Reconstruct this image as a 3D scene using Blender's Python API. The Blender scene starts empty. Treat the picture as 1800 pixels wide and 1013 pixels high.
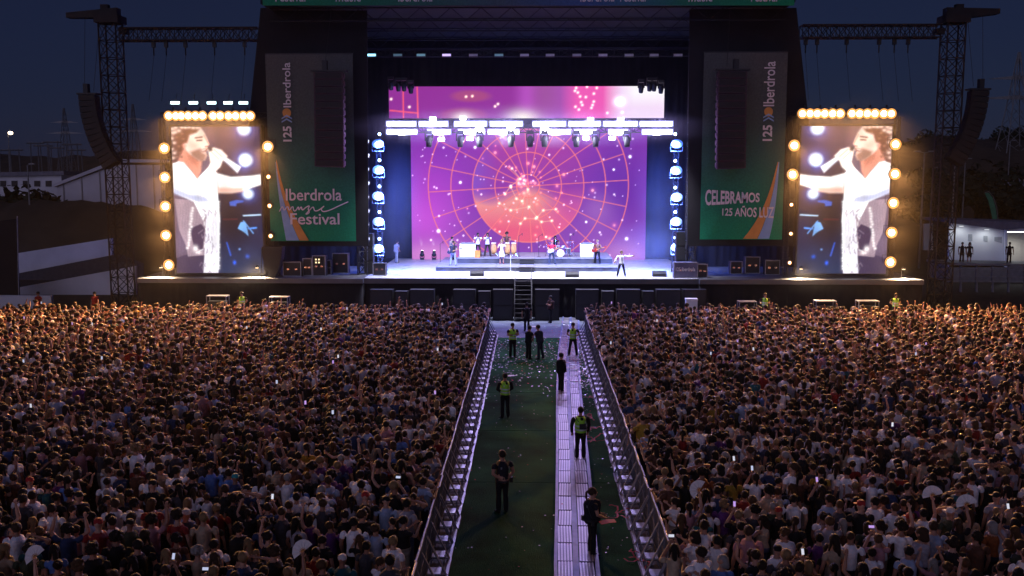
import bpy, bmesh, math, random
import numpy as np
from mathutils import Vector, Matrix, Euler
from mathutils.kdtree import KDTree

random.seed(7)
RNG = np.random.default_rng(7)
R = math.radians
scene = bpy.context.scene
COL = scene.collection

# ------------------------------------------------------------------ camera
CAM_H, PITCH, YAW, FPX = 9.5, 6.85, 1.17, 1716.0      # FPX: focal length for an 1800 px wide frame
cam_d = bpy.data.cameras.new('camera')
cam_d.sensor_width = 36.0
cam_d.lens = FPX / 1800.0 * 36.0
cam_d.clip_start, cam_d.clip_end = 0.5, 4000.0
cam = bpy.data.objects.new('camera', cam_d)
COL.objects.link(cam)
cam.location = (0, 0, CAM_H)
cam.rotation_euler = (R(90 - PITCH), 0, R(YAW))
scene.camera = cam
scene.render.resolution_x, scene.render.resolution_y = 1024, 576

# ------------------------------------------------------------------ sky
SUN_ELEV, SUN_AZ = 12.0, 200.0          # the last light comes from behind the camera
world = bpy.data.worlds.new('World')
scene.world = world
world.use_nodes = True
wn = world.node_tree
wn.nodes.clear()
w_out = wn.nodes.new('ShaderNodeOutputWorld')
w_bg = wn.nodes.new('ShaderNodeBackground')
w_sky = wn.nodes.new('ShaderNodeTexSky')
w_sky.sky_type = 'NISHITA'
w_sky.sun_disc = False
w_sky.sun_elevation = R(SUN_ELEV)
w_sky.sun_rotation = R(SUN_AZ)
w_sky.air_density = 1.0
w_sky.dust_density = 0.3
w_sky.ozone_density = 6.0
w_mul = wn.nodes.new('ShaderNodeVectorMath')            # dusk: the sky is almost out, with an even blue remainder
w_mul.operation = 'MULTIPLY_ADD'
w_mul.inputs[1].default_value = (0.048, 0.042, 0.050)
w_mul.inputs[2].default_value = (0.14, 0.17, 0.54)
wn.links.new(w_sky.outputs[0], w_mul.inputs[0])
wn.links.new(w_mul.outputs[0], w_bg.inputs[0])
w_bg.inputs[1].default_value = 0.05
wn.links.new(w_bg.outputs[0], w_out.inputs[0])

# ------------------------------------------------------------------ sun (soft afterglow from behind the camera)
sun_d = bpy.data.lights.new('sun', 'SUN')
sun_d.energy = 0.60
sun_d.color = (0.68, 0.62, 1.0)
sun_d.angle = R(70)
sun = bpy.data.objects.new('sun', sun_d)
COL.objects.link(sun)
_az = R(SUN_AZ)
_sd = Vector((math.sin(_az) * math.cos(R(SUN_ELEV)), math.cos(_az) * math.cos(R(SUN_ELEV)), math.sin(R(SUN_ELEV))))
sun.rotation_euler = _sd.to_track_quat('Z', 'Y').to_euler()

# ------------------------------------------------------------------ exposure and renderer
vs = scene.view_settings
scene.display_settings.display_device = 'sRGB'
vs.view_transform = 'Standard'
vs.look = 'None'
vs.exposure = 0.0
vs.gamma = 1.0
vs.use_curve_mapping = False
cy = scene.cycles
cy.use_denoising = True
try:
    cy.denoiser = 'OPENIMAGEDENOISE'
except Exception:
    pass
cy.max_bounces = 4
cy.diffuse_bounces = 2
cy.glossy_bounces = 2
cy.transmission_bounces = 4
cy.volume_bounces = 0
cy.transparent_max_bounces = 6
cy.sample_clamp_indirect = 4.0
cy.use_light_tree = True
cy.volume_step_rate = 4.0
HAZE = 0.00004
cy.caustics_reflective = False
cy.caustics_refractive = False

# ------------------------------------------------------------------ pixel -> place helpers (used to measure positions, everything is at its own depth)
_CR = (Matrix.Rotation(R(YAW), 3, 'Z') @ Matrix.Rotation(R(90 - PITCH), 3, 'X'))
_EYE = Vector((0, 0, CAM_H))


def ray(px, py):
    return _CR @ Vector(((px - 900.0) / FPX, -(py - 506.5) / FPX, -1.0))


def at(px, py, Y):
    d = ray(px, py)
    return _EYE + d * (Y / d.y)


def on(px, py, z=0.0):
    d = ray(px, py)
    return _EYE + d * ((z - CAM_H) / d.z)


def project(p):
    v = _CR.transposed() @ (Vector(p) - _EYE)
    if v.z > -0.1:
        return (-9999, -9999)
    return (900 + FPX * v.x / -v.z, 506.5 - FPX * v.y / -v.z)


# ------------------------------------------------------------------ materials
def lin(r, g, b):
    f = lambda c: ((c / 255.0) / 12.92 if c / 255.0 <= 0.04045 else ((c / 255.0 + 0.055) / 1.055) ** 2.4)
    return (f(r), f(g), f(b))


MATS = {}


def mat(name, col=(0.5, 0.5, 0.5), rough=0.7, metal=0.0, var=0.25, scale=3.0, bump=0.0, bscale=40.0, spec=0.4, emit=None, estr=0.0, coord='Object'):
    if name in MATS:
        return MATS[name]
    m = bpy.data.materials.new(name)
    m.use_nodes = True
    nt = m.node_tree
    b = nt.nodes['Principled BSDF']
    b.inputs['Roughness'].default_value = rough
    b.inputs['Metallic'].default_value = metal
    b.inputs['Specular IOR Level'].default_value = spec
    tc = nt.nodes.new('ShaderNodeTexCoord')
    nz = nt.nodes.new('ShaderNodeTexNoise')
    nz.inputs['Scale'].default_value = scale
    nz.inputs['Detail'].default_value = 5
    nt.links.new(tc.outputs[coord], nz.inputs['Vector'])
    mp = nt.nodes.new('ShaderNodeMapRange')
    mp.inputs['From Min'].default_value = 0.25
    mp.inputs['From Max'].default_value = 0.75
    mp.inputs['To Min'].default_value = 1 - var
    mp.inputs['To Max'].default_value = 1 + var
    nt.links.new(nz.outputs['Fac'], mp.inputs['Value'])
    sc = nt.nodes.new('ShaderNodeVectorMath')
    sc.operation = 'SCALE'
    sc.inputs[0].default_value = col[:3]
    nt.links.new(mp.outputs[0], sc.inputs['Scale'])
    nt.links.new(sc.outputs[0], b.inputs['Base Color'])
    if bump:
        n2 = nt.nodes.new('ShaderNodeTexNoise')
        n2.inputs['Scale'].default_value = bscale
        n2.inputs['Detail'].default_value = 4
        nt.links.new(tc.outputs[coord], n2.inputs['Vector'])
        bp = nt.nodes.new('ShaderNodeBump')
        bp.inputs['Strength'].default_value = bump
        bp.inputs['Distance'].default_value = 0.05
        nt.links.new(n2.outputs['Fac'], bp.inputs['Height'])
        nt.links.new(bp.outputs[0], b.inputs['Normal'])
    if emit:
        b.inputs['Emission Color'].default_value = (*emit[:3], 1)
        b.inputs['Emission Strength'].default_value = estr
        m.cycles.emission_sampling = 'NONE'
    MATS[name] = m
    return m


def mat_attr(name, attr, kind='GEOMETRY', rough=0.75, emit=0.0, bump=0.0, bscale=30.0, sheen=0.0, default=None, spec=0.3):
    """A surface whose colour is read from an attribute (screen pixels, printed cloth, a person's clothes)."""
    if name in MATS:
        return MATS[name]
    m = bpy.data.materials.new(name)
    m.use_nodes = True
    nt = m.node_tree
    b = nt.nodes['Principled BSDF']
    a = nt.nodes.new('ShaderNodeAttribute')
    a.attribute_type = kind
    a.attribute_name = attr
    b.inputs['Roughness'].default_value = rough
    b.inputs['Specular IOR Level'].default_value = spec
    if emit:
        b.inputs['Base Color'].default_value = (0.01, 0.01, 0.01, 1)
        nt.links.new(a.outputs['Color'], b.inputs['Emission Color'])
        b.inputs['Emission Strength'].default_value = emit
        m.cycles.emission_sampling = 'NONE'
    else:
        tc = nt.nodes.new('ShaderNodeTexCoord')
        nz = nt.nodes.new('ShaderNodeTexNoise')
        nz.inputs['Scale'].default_value = 9.0
        nz.inputs['Detail'].default_value = 4
        nt.links.new(tc.outputs['Object'], nz.inputs['Vector'])
        mp = nt.nodes.new('ShaderNodeMapRange')
        mp.inputs['From Min'].default_value = 0.3
        mp.inputs['From Max'].default_value = 0.7
        mp.inputs['To Min'].default_value = 0.8
        mp.inputs['To Max'].default_value = 1.12
        nt.links.new(nz.outputs['Fac'], mp.inputs['Value'])
        sc = nt.nodes.new('ShaderNodeVectorMath')
        sc.operation = 'SCALE'
        nt.links.new(a.outputs['Color'], sc.inputs[0])
        nt.links.new(mp.outputs[0], sc.inputs['Scale'])
        nt.links.new(sc.outputs[0], b.inputs['Base Color'])
    if bump:
        tc2 = nt.nodes.new('ShaderNodeTexCoord')
        n2 = nt.nodes.new('ShaderNodeTexNoise')
        n2.inputs['Scale'].default_value = bscale
        n2.inputs['Detail'].default_value = 3
        nt.links.new(tc2.outputs['Object'], n2.inputs['Vector'])
        bp = nt.nodes.new('ShaderNodeBump')
        bp.inputs['Strength'].default_value = bump
        bp.inputs['Distance'].default_value = 0.04
        nt.links.new(n2.outputs['Fac'], bp.inputs['Height'])
        nt.links.new(bp.outputs[0], b.inputs['Normal'])
    MATS[name] = m
    return m


# ------------------------------------------------------------------ mesh builder
class MB:
    def __init__(s):
        s.v, s.f, s.m = [], [], []

    def add(s, verts, faces, mi=0):
        o = len(s.v)
        s.v += [tuple(p) for p in verts]
        s.f += [tuple(o + i for i in q) for q in faces]
        s.m += [mi] * len(faces)
        return s

    def box(s, a, b, mi=0):
        (x0, y0, z0), (x1, y1, z1) = a, b
        return s.add([(x0, y0, z0), (x1, y0, z0), (x1, y1, z0), (x0, y1, z0), (x0, y0, z1), (x1, y0, z1), (x1, y1, z1), (x0, y1, z1)],
                     [(0, 3, 2, 1), (4, 5, 6, 7), (0, 1, 5, 4), (1, 2, 6, 5), (2, 3, 7, 6), (3, 0, 4, 7)], mi)

    def cbox(s, c, size, mi=0):
        return s.box([c[i] - size[i] / 2 for i in range(3)], [c[i] + size[i] / 2 for i in range(3)], mi)

    def prism(s, pts, vec, mi=0):
        n = len(pts)
        pts = [Vector(p) for p in pts]
        vec = Vector(vec)
        nrm = Vector((0, 0, 0))
        for i in range(n):
            nrm += (pts[i] - pts[0]).cross(pts[(i + 1) % n] - pts[0])
        if nrm.dot(vec) > 0:
            pts = pts[::-1]
        vs_ = pts + [p + vec for p in pts]
        fs = [tuple(range(n)), tuple(range(2 * n - 1, n - 1, -1))]
        fs += [(i, i + n, (i + 1) % n + n, (i + 1) % n) for i in range(n)]
        return s.add(vs_, fs, mi)

    def tube(s, path, radii, n=6, mi=0, cap=True, flat=None):
        path = [Vector(p) for p in path]
        if not hasattr(radii, '__len__'):
            radii = [radii] * len(path)
        rings, up = [], None
        for i, p in enumerate(path):
            t = (path[min(i + 1, len(path) - 1)] - path[max(i - 1, 0)])
            if t.length < 1e-9:
                t = Vector((0, 0, 1))
            t.normalize()
            if up is None:
                up = Vector((0, 0, 1)) if abs(t.z) < 0.9 else Vector((1, 0, 0))
            sx = t.cross(up)
            if sx.length < 1e-6:
                sx = t.orthogonal()
            sx.normalize()
            up = sx.cross(t).normalized()
            r = radii[i]
            ra, rb = (r, r) if not hasattr(r, '__len__') else r
            rings.append([p + sx * (ra * math.cos(2 * math.pi * k / n)) + up * (rb * math.sin(2 * math.pi * k / n)) for k in range(n)])
        fs = []
        for i in range(len(rings) - 1):
            for k in range(n):
                a, b_ = i * n + k, i * n + (k + 1) % n
                fs.append((a, b_, b_ + n, a + n))
        if cap:
            fs.append(tuple(range(n - 1, -1, -1)))
            fs.append(tuple(range((len(rings) - 1) * n, len(rings) * n)))
        return s.add([q for r_ in rings for q in r_], fs, mi)

    def bar(s, a, b, r, n=5, mi=0):
        return s.tube([a, b], r, n, mi)

    def lathe(s, prof, c=(0, 0, 0), axis='Z', n=12, mi=0):
        """prof: [(radius, height)]"""
        vs_, fs = [], []
        for (r, h) in prof:
            for k in range(n):
                a = 2 * math.pi * k / n
                x, y, z = r * math.cos(a), r * math.sin(a), h
                if axis == 'Y':
                    x, y, z = x, z, -y
                elif axis == 'X':
                    x, y, z = z, y, -x
                vs_.append((c[0] + x, c[1] + y, c[2] + z))
        for i in range(len(prof) - 1):
            for k in range(n):
                a, b_ = i * n + k, i * n + (k + 1) % n
                fs.append((a, b_, b_ + n, a + n))
        fs.append(tuple(range(n - 1, -1, -1)))
        fs.append(tuple(range((len(prof) - 1) * n, len(prof) * n)))
        return s.add(vs_, fs, mi)

    def ball(s, c, r, nu=10, nv=7, mi=0):
        rx, ry, rz = (r, r, r) if not hasattr(r, '__len__') else r
        vs_ = [(c[0], c[1], c[2] + rz)]
        for i in range(1, nv):
            a = math.pi * i / nv
            for k in range(nu):
                t = 2 * math.pi * k / nu
                vs_.append((c[0] + rx * math.sin(a) * math.cos(t), c[1] + ry * math.sin(a) * math.sin(t), c[2] + rz * math.cos(a)))
        vs_.append((c[0], c[1], c[2] - rz))
        fs = [(0, 1 + k, 1 + (k + 1) % nu) for k in range(nu)]
        for i in range(nv - 2):
            for k in range(nu):
                a, b_ = 1 + i * nu + k, 1 + i * nu + (k + 1) % nu
                fs.append((a, a + nu, b_ + nu, b_))
        l = len(vs_) - 1
        fs += [(l, l - nu + (k + 1) % nu, l - nu + k) for k in range(nu)]
        return s.add(vs_, fs, mi)

    def mesh(s, name, mats=None, smooth=False):
        me = bpy.data.meshes.new(name)
        me.from_pydata(s.v, [], s.f)
        mats = mats if isinstance(mats, (list, tuple)) else [mats]
        for m in mats:
            if m:
                me.materials.append(m)
        if len(mats) > 1:
            me.polygons.foreach_set('material_index', s.m)
        if smooth:
            me.polygons.foreach_set('use_smooth', [True] * len(s.f))
        me.update()
        return me

    def build(s, name, m, parent=None, smooth=False):
        return link(name, s.mesh(name, m, smooth), parent)


def link(name, data, parent=None, loc=None, rot=None):
    o = bpy.data.objects.new(name, data)
    COL.objects.link(o)
    if parent is not None:
        o.parent = parent
    if loc is not None:
        o.location = loc
    if rot is not None:
        o.rotation_euler = rot
    return o


def tag(o, label, cat, group=None):
    o['label'] = label
    o['category'] = cat
    if group:
        o['group'] = group
    return o


def thing(name, label, cat, loc=(0, 0, 0), rotz=0.0, group=None):
    o = link(name, None)
    o.empty_display_size = 0.2
    o.location = loc
    o.rotation_euler = (0, 0, rotz)
    return tag(o, label, cat, group)


def struct(o, kind='structure'):
    o['kind'] = kind
    return o


ORD = ['first', 'second', 'third', 'fourth', 'fifth', 'sixth', 'seventh', 'eighth', 'ninth', 'tenth', 'eleventh', 'twelfth', 'thirteenth', 'fourteenth', 'fifteenth']


def nth(i):
    """0 -> first"""
    if i < len(ORD):
        return ORD[i]
    n = i + 1
    return '%d%s' % (n, 'th' if 10 <= n % 100 <= 20 else {1: 'st', 2: 'nd', 3: 'rd'}.get(n % 10, 'th'))


def spot(parent, loc, aim, energy, col, size_deg, blend=0.5, radius=0.15):
    d = bpy.data.lights.new('lamp_light', 'SPOT')
    d.energy, d.color = energy, col
    d.spot_size, d.spot_blend = R(size_deg), blend
    d.shadow_soft_size = radius
    o = bpy.data.objects.new('lamp_light', d)
    COL.objects.link(o)
    v = Vector(aim) - Vector(loc)
    o.rotation_euler = v.to_track_quat('-Z', 'Y').to_euler()
    if parent is not None:
        o.parent = parent
        pl = parent.location
        o.location = Vector(loc) - pl
    else:
        o.location = loc
    return o


# common materials
M_BLACK = mat('black_fabric', (0.012, 0.011, 0.014), 0.9, var=0.3, scale=0.6, bump=0.25, bscale=1.5)
M_DARKMETAL = mat('dark_truss_metal', (0.045, 0.042, 0.045), 0.5, 0.6, var=0.25)
M_STEEL = mat('galvanised_steel', (0.30, 0.31, 0.34), 0.45, 0.7, var=0.25, scale=6)
M_ALU = mat('pale_aluminium', (0.40, 0.42, 0.48), 0.42, 0.4, var=0.2, scale=4)
M_BLACKPLASTIC = mat('black_plastic', (0.018, 0.018, 0.02), 0.5, var=0.2)
M_RAIL = mat('dull_barrier_tube', (0.20, 0.21, 0.26), 0.5, 0.3, var=0.35, scale=5)
M_WHITE = mat('white_paint', (0.75, 0.75, 0.75), 0.6, var=0.08)
M_CABLE = mat('cable_black', (0.015, 0.015, 0.016), 0.7)

# ================================================================== SETTING
ZS = 2.55                      # stage floor
M_GROUND = mat('trodden_ground', (0.022, 0.020, 0.016), 0.95, var=0.5, scale=0.8, bump=0.5, bscale=6)
M_TURF = mat('artificial_turf', (0.015, 0.070, 0.028), 0.95, var=0.75, scale=0.45, bump=0.9, bscale=45, spec=0.04)
M_CONCRETE = mat('grey_concrete', (0.075, 0.085, 0.12), 0.6, var=0.35, scale=1.2, bump=0.2, bscale=10)

mb = MB()
N_, E_ = 24, 1800.0
gv = [(-E_ + 2 * E_ * i / N_, -400 + (E_ * 2) * j / N_, 0) for j in range(N_ + 1) for i in range(N_ + 1)]
gf = [(j * (N_ + 1) + i, j * (N_ + 1) + i + 1, (j + 1) * (N_ + 1) + i + 1, (j + 1) * (N_ + 1) + i) for j in range(N_) for i in range(N_)]
struct(mb.add(gv, gf).build('ground', M_GROUND))
XL, XR = -1.98, 2.68            # aisle edges
BL, BR = -2.47, 3.12           # barrier lines

# turf strips of the aisle, laid in lengths with a visible joint
turf = MB().add([(XL - .75, 12, .004), (XR + .65, 12, .004), (XR + .65, 55.2, .004), (XL - .75, 55.2, .004)], [(0, 1, 2, 3)]).build('aisle_turf', M_TURF)
struct(turf)
y = 12.0
for k, L in enumerate([3.2, 6.0, 7.8, 6.0, 6.2, 6.6, 7.2]):
    MB().box((XL - .02, y + .02, .005), (XR + .02, y + L - .012, .014)).build('turf_roll', M_TURF, turf)
    y += L
pit = MB().add([(-34, 55.2, .006), (36, 55.2, .006), (36, 64.5, .006), (-34, 64.5, .006)], [(0, 1, 2, 3)]).build('pit_floor', M_CONCRETE)
struct(pit)

# pale edging along both sides of the aisle (in lengths)
for nm, x, w in (('left', XL, .07), ('right', XR, .07)):
    st = MB().box((x - w / 2, 12, .0), (x + w / 2, 12.98, .05)).build('aisle_edging', M_ALU)
    struct(st)
    me_e = MB().box((x - w / 2, 0, .0), (x + w / 2, .98, .05)).mesh('edging_length', M_ALU)
    for k in range(1, 44):
        link('edging_length', me_e, st, (RNG.normal(0, .008), 12 + k, 0), (0, 0, RNG.normal(0, .006)))

# cable-ramp track made of short panels, two runs with blue channel edges
M_PANEL = mat('ribbed_track_panel', (0.34, 0.32, 0.38), 0.34, 0.55, var=0.5, scale=0.6, bump=0.3, bscale=20)
M_PANELBASE = mat('dark_track_groove', (0.13, 0.12, 0.17), 0.5, 0.3, var=0.5, scale=0.8)
M_CHANNEL = mat('blue_track_edge', (0.10, 0.11, 0.26), 0.5, 0.1, var=0.3)


def polyline(pts, step):
    out, acc = [], 0.0
    pts = [Vector((*p, 0)) for p in pts]
    seg = []
    for i in range(len(pts) - 1):
        n = max(1, int((pts[i + 1] - pts[i]).length / 0.1))
        seg += [pts[i].lerp(pts[i + 1], k / n) for k in range(n)]
    seg.append(pts[-1])
    out = [seg[0]]
    for p in seg[1:]:
        if (p - out[-1]).length >= step:
            out.append(p)
    return out


CTR = [(1.00, 12.0), (1.06, 22.0), (1.22, 27.0), (1.40, 33.4), (1.56, 40.3), (1.85, 49.2), (2.30, 58.0), (2.55, 63.2)]
# smooth the centre line
_c = polyline(CTR, 0.5)
for _ in range(6):
    _c = [_c[0]] + [(_c[i - 1] + _c[i] * 2 + _c[i + 1]) / 4 for i in range(1, len(_c) - 1)] + [_c[-1]]
track = None


def ribbon(pts, off, w, z0, z1, mb_):
    L_, Rr = [], []
    for i, p in enumerate(pts):
        t = (pts[min(i + 1, len(pts) - 1)] - pts[max(i - 1, 0)]).normalized()
        n = Vector((t.y, -t.x, 0))
        L_.append(p + n * (off - w / 2))
        Rr.append(p + n * (off + w / 2))
    k = len(pts)
    vs_ = [(q.x, q.y, z) for z in (z0, z1) for q in L_ + Rr]
    fs = []
    for i in range(k - 1):
        fs.append((2 * k + i, 3 * k + i, 3 * k + i + 1, 2 * k + i + 1))
        fs.append((i, 2 * k + i, 2 * k + i + 1, i + 1))
        fs.append((k + i, k + i + 1, 3 * k + i + 1, 3 * k + i))
    fs.append((0, k, 3 * k, 2 * k))
    mb_.add(vs_, fs)


tb = MB()
for off, w in ((-.49, .08), (0.0, .14), (.51, .10)):
    ribbon(_c, off, w, 0.002, .075 if off else .05, tb)
track = struct(tb.build('cable_track', M_CHANNEL))
for off, w in ((-.26, .36), (.265, .36)):
    pl = polyline([(p.x, p.y) for p in _c], 1.16)
    pm = MB()
    pm.box((-w / 2, .004, 0), (w / 2, 1.15, .056), 0)
    for q in range(5):
        xx = -w / 2 + .03 + q * (w - .06) / 4
        pm.box((xx - .018, .006, .056), (xx + .018, 1.148, .072), 1)
    me_p = pm.mesh('track_panel', [M_PANELBASE, M_PANEL])
    for i in range(len(pl) - 1):
        t = (pl[i + 1] - pl[i]).normalized()
        n = Vector((t.y, -t.x, 0))
        q = pl[i] + n * off
        link('track_panel', me_p, track, (q.x, q.y, .015 + RNG.uniform(-.003, .004)), (RNG.normal(0, .006), 0, math.atan2(-t.x, t.y) + RNG.normal(0, .008)))

# ------------------------------------------------------------------ stage floors
M_STAGE = mat('pale_stage_deck', (0.42, 0.41, 0.44), 0.42, var=0.2, scale=1.0)
M_SIDEDECK = mat('grey_side_deck', (0.10, 0.10, 0.11), 0.45, var=0.25, scale=1.0)
sx0, sx1 = at(640, 490, 63).x, at(1228, 490, 63).x
stage = struct(MB().box((sx0, 63.0, ZS - .35), (sx1, 77.5, ZS - .02)).build('stage_platform', M_SIDEDECK))
nx_, ny_ = 11, 7
for i in range(nx_):
    for j in range(ny_):
        w, d = (sx1 - sx0) / nx_, 14.4 / ny_
        MB().box((sx0 + i * w + .008, 63.02 + j * d + .008, ZS - .02), (sx0 + (i + 1) * w - .008, 63.02 + (j + 1) * d - .008, ZS + RNG.uniform(-.002, .003))).build('deck_board', M_STAGE, stage)
for nm, pa, pb in (('left', 240, 640), ('right', 1228, 1625)):
    xa, xb = at(pa, 490, 62.6).x, at(pb, 490, 62.6).x
    xa, xb = (xa, sx0 - .01) if nm == 'left' else (sx1 + .01, xb)
    so = struct(MB().box((xa, 62.6, ZS - .3), (xb, 72.0, ZS - .02)).build('side_platform', M_SIDEDECK))
    n = 8
    for i in range(n):
        for j in range(4):
            w = (xb - xa) / n
            MB().box((xa + i * w + .01, 62.62 + j * 2.3, ZS - .02), (xa + (i + 1) * w - .01, 62.62 + j * 2.3 + 2.28, ZS)).build('deck_board', M_SIDEDECK, so)
# black skirts below the platforms
def drape(name, x0, x1, Y, z0, z1, label, fold=0.06, n=None, m=None):
    n = n or int(abs(x1 - x0) / 0.16)
    vs_, fs = [], []
    for k in range(n + 1):
        x = x0 + (x1 - x0) * k / n
        yy = Y + fold * math.sin(k * 1.7 + math.sin(k * .37) * 2) * .5
        vs_ += [(x, yy, z0), (x, yy + .01 * math.sin(k), z1), (x, yy + .05, z1), (x, yy + .05, z0)]
    for k in range(n):
        a, b = 4 * k, 4 * k + 4
        fs += [(a, b, b + 1, a + 1), (a + 2, b + 2, b + 3, a + 3), (a + 1, b + 1, b + 2, a + 2)]
    fs += [(0, 1, 2, 3), (4 * n + 3, 4 * n + 2, 4 * n + 1, 4 * n)]
    o = MB().add(vs_, fs).build(name, m or M_BLACK, smooth=True)
    return tag(o, label, 'drape')


drape('stage_skirt', sx0, sx1, 63.15, 0.01, ZS - .36, 'black cloth skirt below the bright front edge of the centre stage')
drape('stage_skirt', at(240, 490, 62.6).x, sx0 - .05, 62.9, 0.01, ZS - .31, 'black cloth skirt under the deck of the left side screen')
drape('stage_skirt', sx1 + .05, at(1625, 490, 62.6).x, 62.9, 0.01, ZS - .31, 'black cloth skirt under the deck of the right side screen')

# ------------------------------------------------------------------ roof, wings, back drape
rx0, rx1 = at(458, 10, 62).x, at(1398, 10, 62).x
ztop = at(900, 10, 62).z
rf = thing('stage_roof', 'long black stage roof over the whole concert stage', 'roof', (0, 70, ztop))
MB().box((rx0, -8.0, .15), (rx1, 9.5, 1.8)).build('roof_slab', M_BLACK, rf)
for k in range(4):
    yy = -7.0 + k * 4.6
    b_ = MB()
    for zz in (-.75, .05):
        b_.bar((rx0 + .3, yy, zz), (rx1 - .3, yy, zz), .045, 5)
    n = 34
    for i in range(n):
        xa, xb = rx0 + .3 + (rx1 - rx0 - .6) * i / n, rx0 + .3 + (rx1 - rx0 - .6) * (i + 1) / n
        b_.bar((xa, yy, -.75 if i % 2 else .05), (xb, yy, .05 if i % 2 else -.75), .022, 4)
    b_.build('roof_truss', M_BLACK, rf)
drape('back_drape', rx0 + 1.5, rx1 - 1.5, 78.2, ZS, ztop + .1, 'tall black drape closing the back of the stage', .12)

# slanted black side wings
for nm, poly, lab in (('left', [(458, 14), (645, 14), (648, 433), (462, 433), (432, 433), (437, 215)], 'slanted black fabric wing behind the left green banner'),
                      ('right', [(1400, 14), (1212, 14), (1208, 433), (1400, 433), (1432, 433), (1422, 215)], 'slanted black fabric wing behind the right green banner')):
    w_ = MB().prism([at(px, py, 64.6) for px, py in poly], (0, .12, 0)).build('stage_wing', M_BLACK)
    tag(w_, lab, 'stage wing')
# dark closing drape behind the side decks
for nm, a_, b_ in (('left', 432, 640), ('right', 1214, 1430)):
    drape('side_drape', at(a_, 450, 71).x, at(b_, 450, 71).x, 71.2, ZS, 9.0, 'dark drape closing the %s side deck behind the equipment cases' % nm, .1)

# ------------------------------------------------------------------ green header banner on the roof edge
def grid_mesh(name, p00, p10, p01, img, m, attr='picture', thick=None, bulge=0.0):
    """A sheet of w x h cells between three corners (bottom-left, bottom-right, top-left); img rows run from top to bottom."""
    h, w = img.shape[:2]
    p00, p10, p01 = Vector(p00), Vector(p10), Vector(p01)
    u = np.linspace(0, 1, w)
    v = np.linspace(1, 0, h)
    U, V = np.meshgrid(u, v)
    base = np.array(p00)[None, None] + U[..., None] * np.array(p10 - p00) + V[..., None] * np.array(p01 - p00)
    if bulge:
        nrm = np.array((p10 - p00).cross(p01 - p00).normalized())
        base = base + (bulge * (np.sin(U * 9 + V * 2) * .45 + np.sin(V * 7 + U * 3) * .35 + np.sin(U * 23 - V * 31) * .2))[..., None] * nrm
    co = base.reshape(-1, 3)
    ii = np.arange(h * w).reshape(h, w)
    f = np.stack([ii[1:, :-1], ii[1:, 1:], ii[:-1, 1:], ii[:-1, :-1]], -1).reshape(-1, 4)
    me = bpy.data.meshes.new(name)
    me.vertices.add(len(co))
    me.vertices.foreach_set('co', co.astype(np.float32).ravel())
    me.loops.add(f.size)
    me.loops.foreach_set('vertex_index', f.astype(np.int32).ravel())
    me.polygons.add(len(f))
    me.polygons.foreach_set('loop_start', np.arange(0, f.size, 4, dtype=np.int32))
    me.polygons.foreach_set('loop_total', np.full(len(f), 4, dtype=np.int32))
    me.update(calc_edges=True)
    a = me.attributes.new(attr, 'FLOAT_COLOR', 'POINT')
    rgba = np.concatenate([img.reshape(-1, 3), np.ones((h * w, 1))], 1)
    a.data.foreach_set('color', rgba.astype(np.float32).ravel())
    me.materials.append(m)
    return me


def srgb2lin(a):
    a = np.clip(np.asarray(a, float) / 255.0, 0, None)
    return np.where(a <= 0.04045, a / 12.92, ((a + 0.055) / 1.055) ** 2.4)


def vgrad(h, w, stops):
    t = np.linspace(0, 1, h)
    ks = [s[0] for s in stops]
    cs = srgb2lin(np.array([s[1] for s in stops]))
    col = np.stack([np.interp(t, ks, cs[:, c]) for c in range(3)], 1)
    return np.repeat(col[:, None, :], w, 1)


M_PRINT = mat_attr('printed_scrim', 'picture', 'GEOMETRY', rough=0.8)
M_LETTER = mat('white_lettering', (0.72, 0.70, 0.74), 0.7, var=0.06)

hb0, hb1 = at(462, 10, 61.8), at(1396, 10, 61.8)
t = np.linspace(0, 1, 90)
hc = np.stack([np.interp(t, [0, .2, .45, .62, .8, 1], c) for c in srgb2lin(np.array([[30, 135, 95], [35, 120, 95], [75, 95, 115], [70, 100, 160], [40, 125, 100], [30, 145, 95]])).T], 1)
himg = np.repeat(hc[None], 14, 0)
hdr = thing('header_banner', 'long green and blue banner along the front edge of the roof', 'banner', (0, 0, 0))
link('cloth', grid_mesh('cloth', hb0, hb1, hb0 + Vector((0, 0, 2.2)), himg, M_PRINT, bulge=.05), hdr)
MB().bar(hb0 + Vector((0, .1, 2.2)), hb1 + Vector((0, .1, 2.2)), .06).build('top_pole', M_DARKMETAL, hdr)


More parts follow.
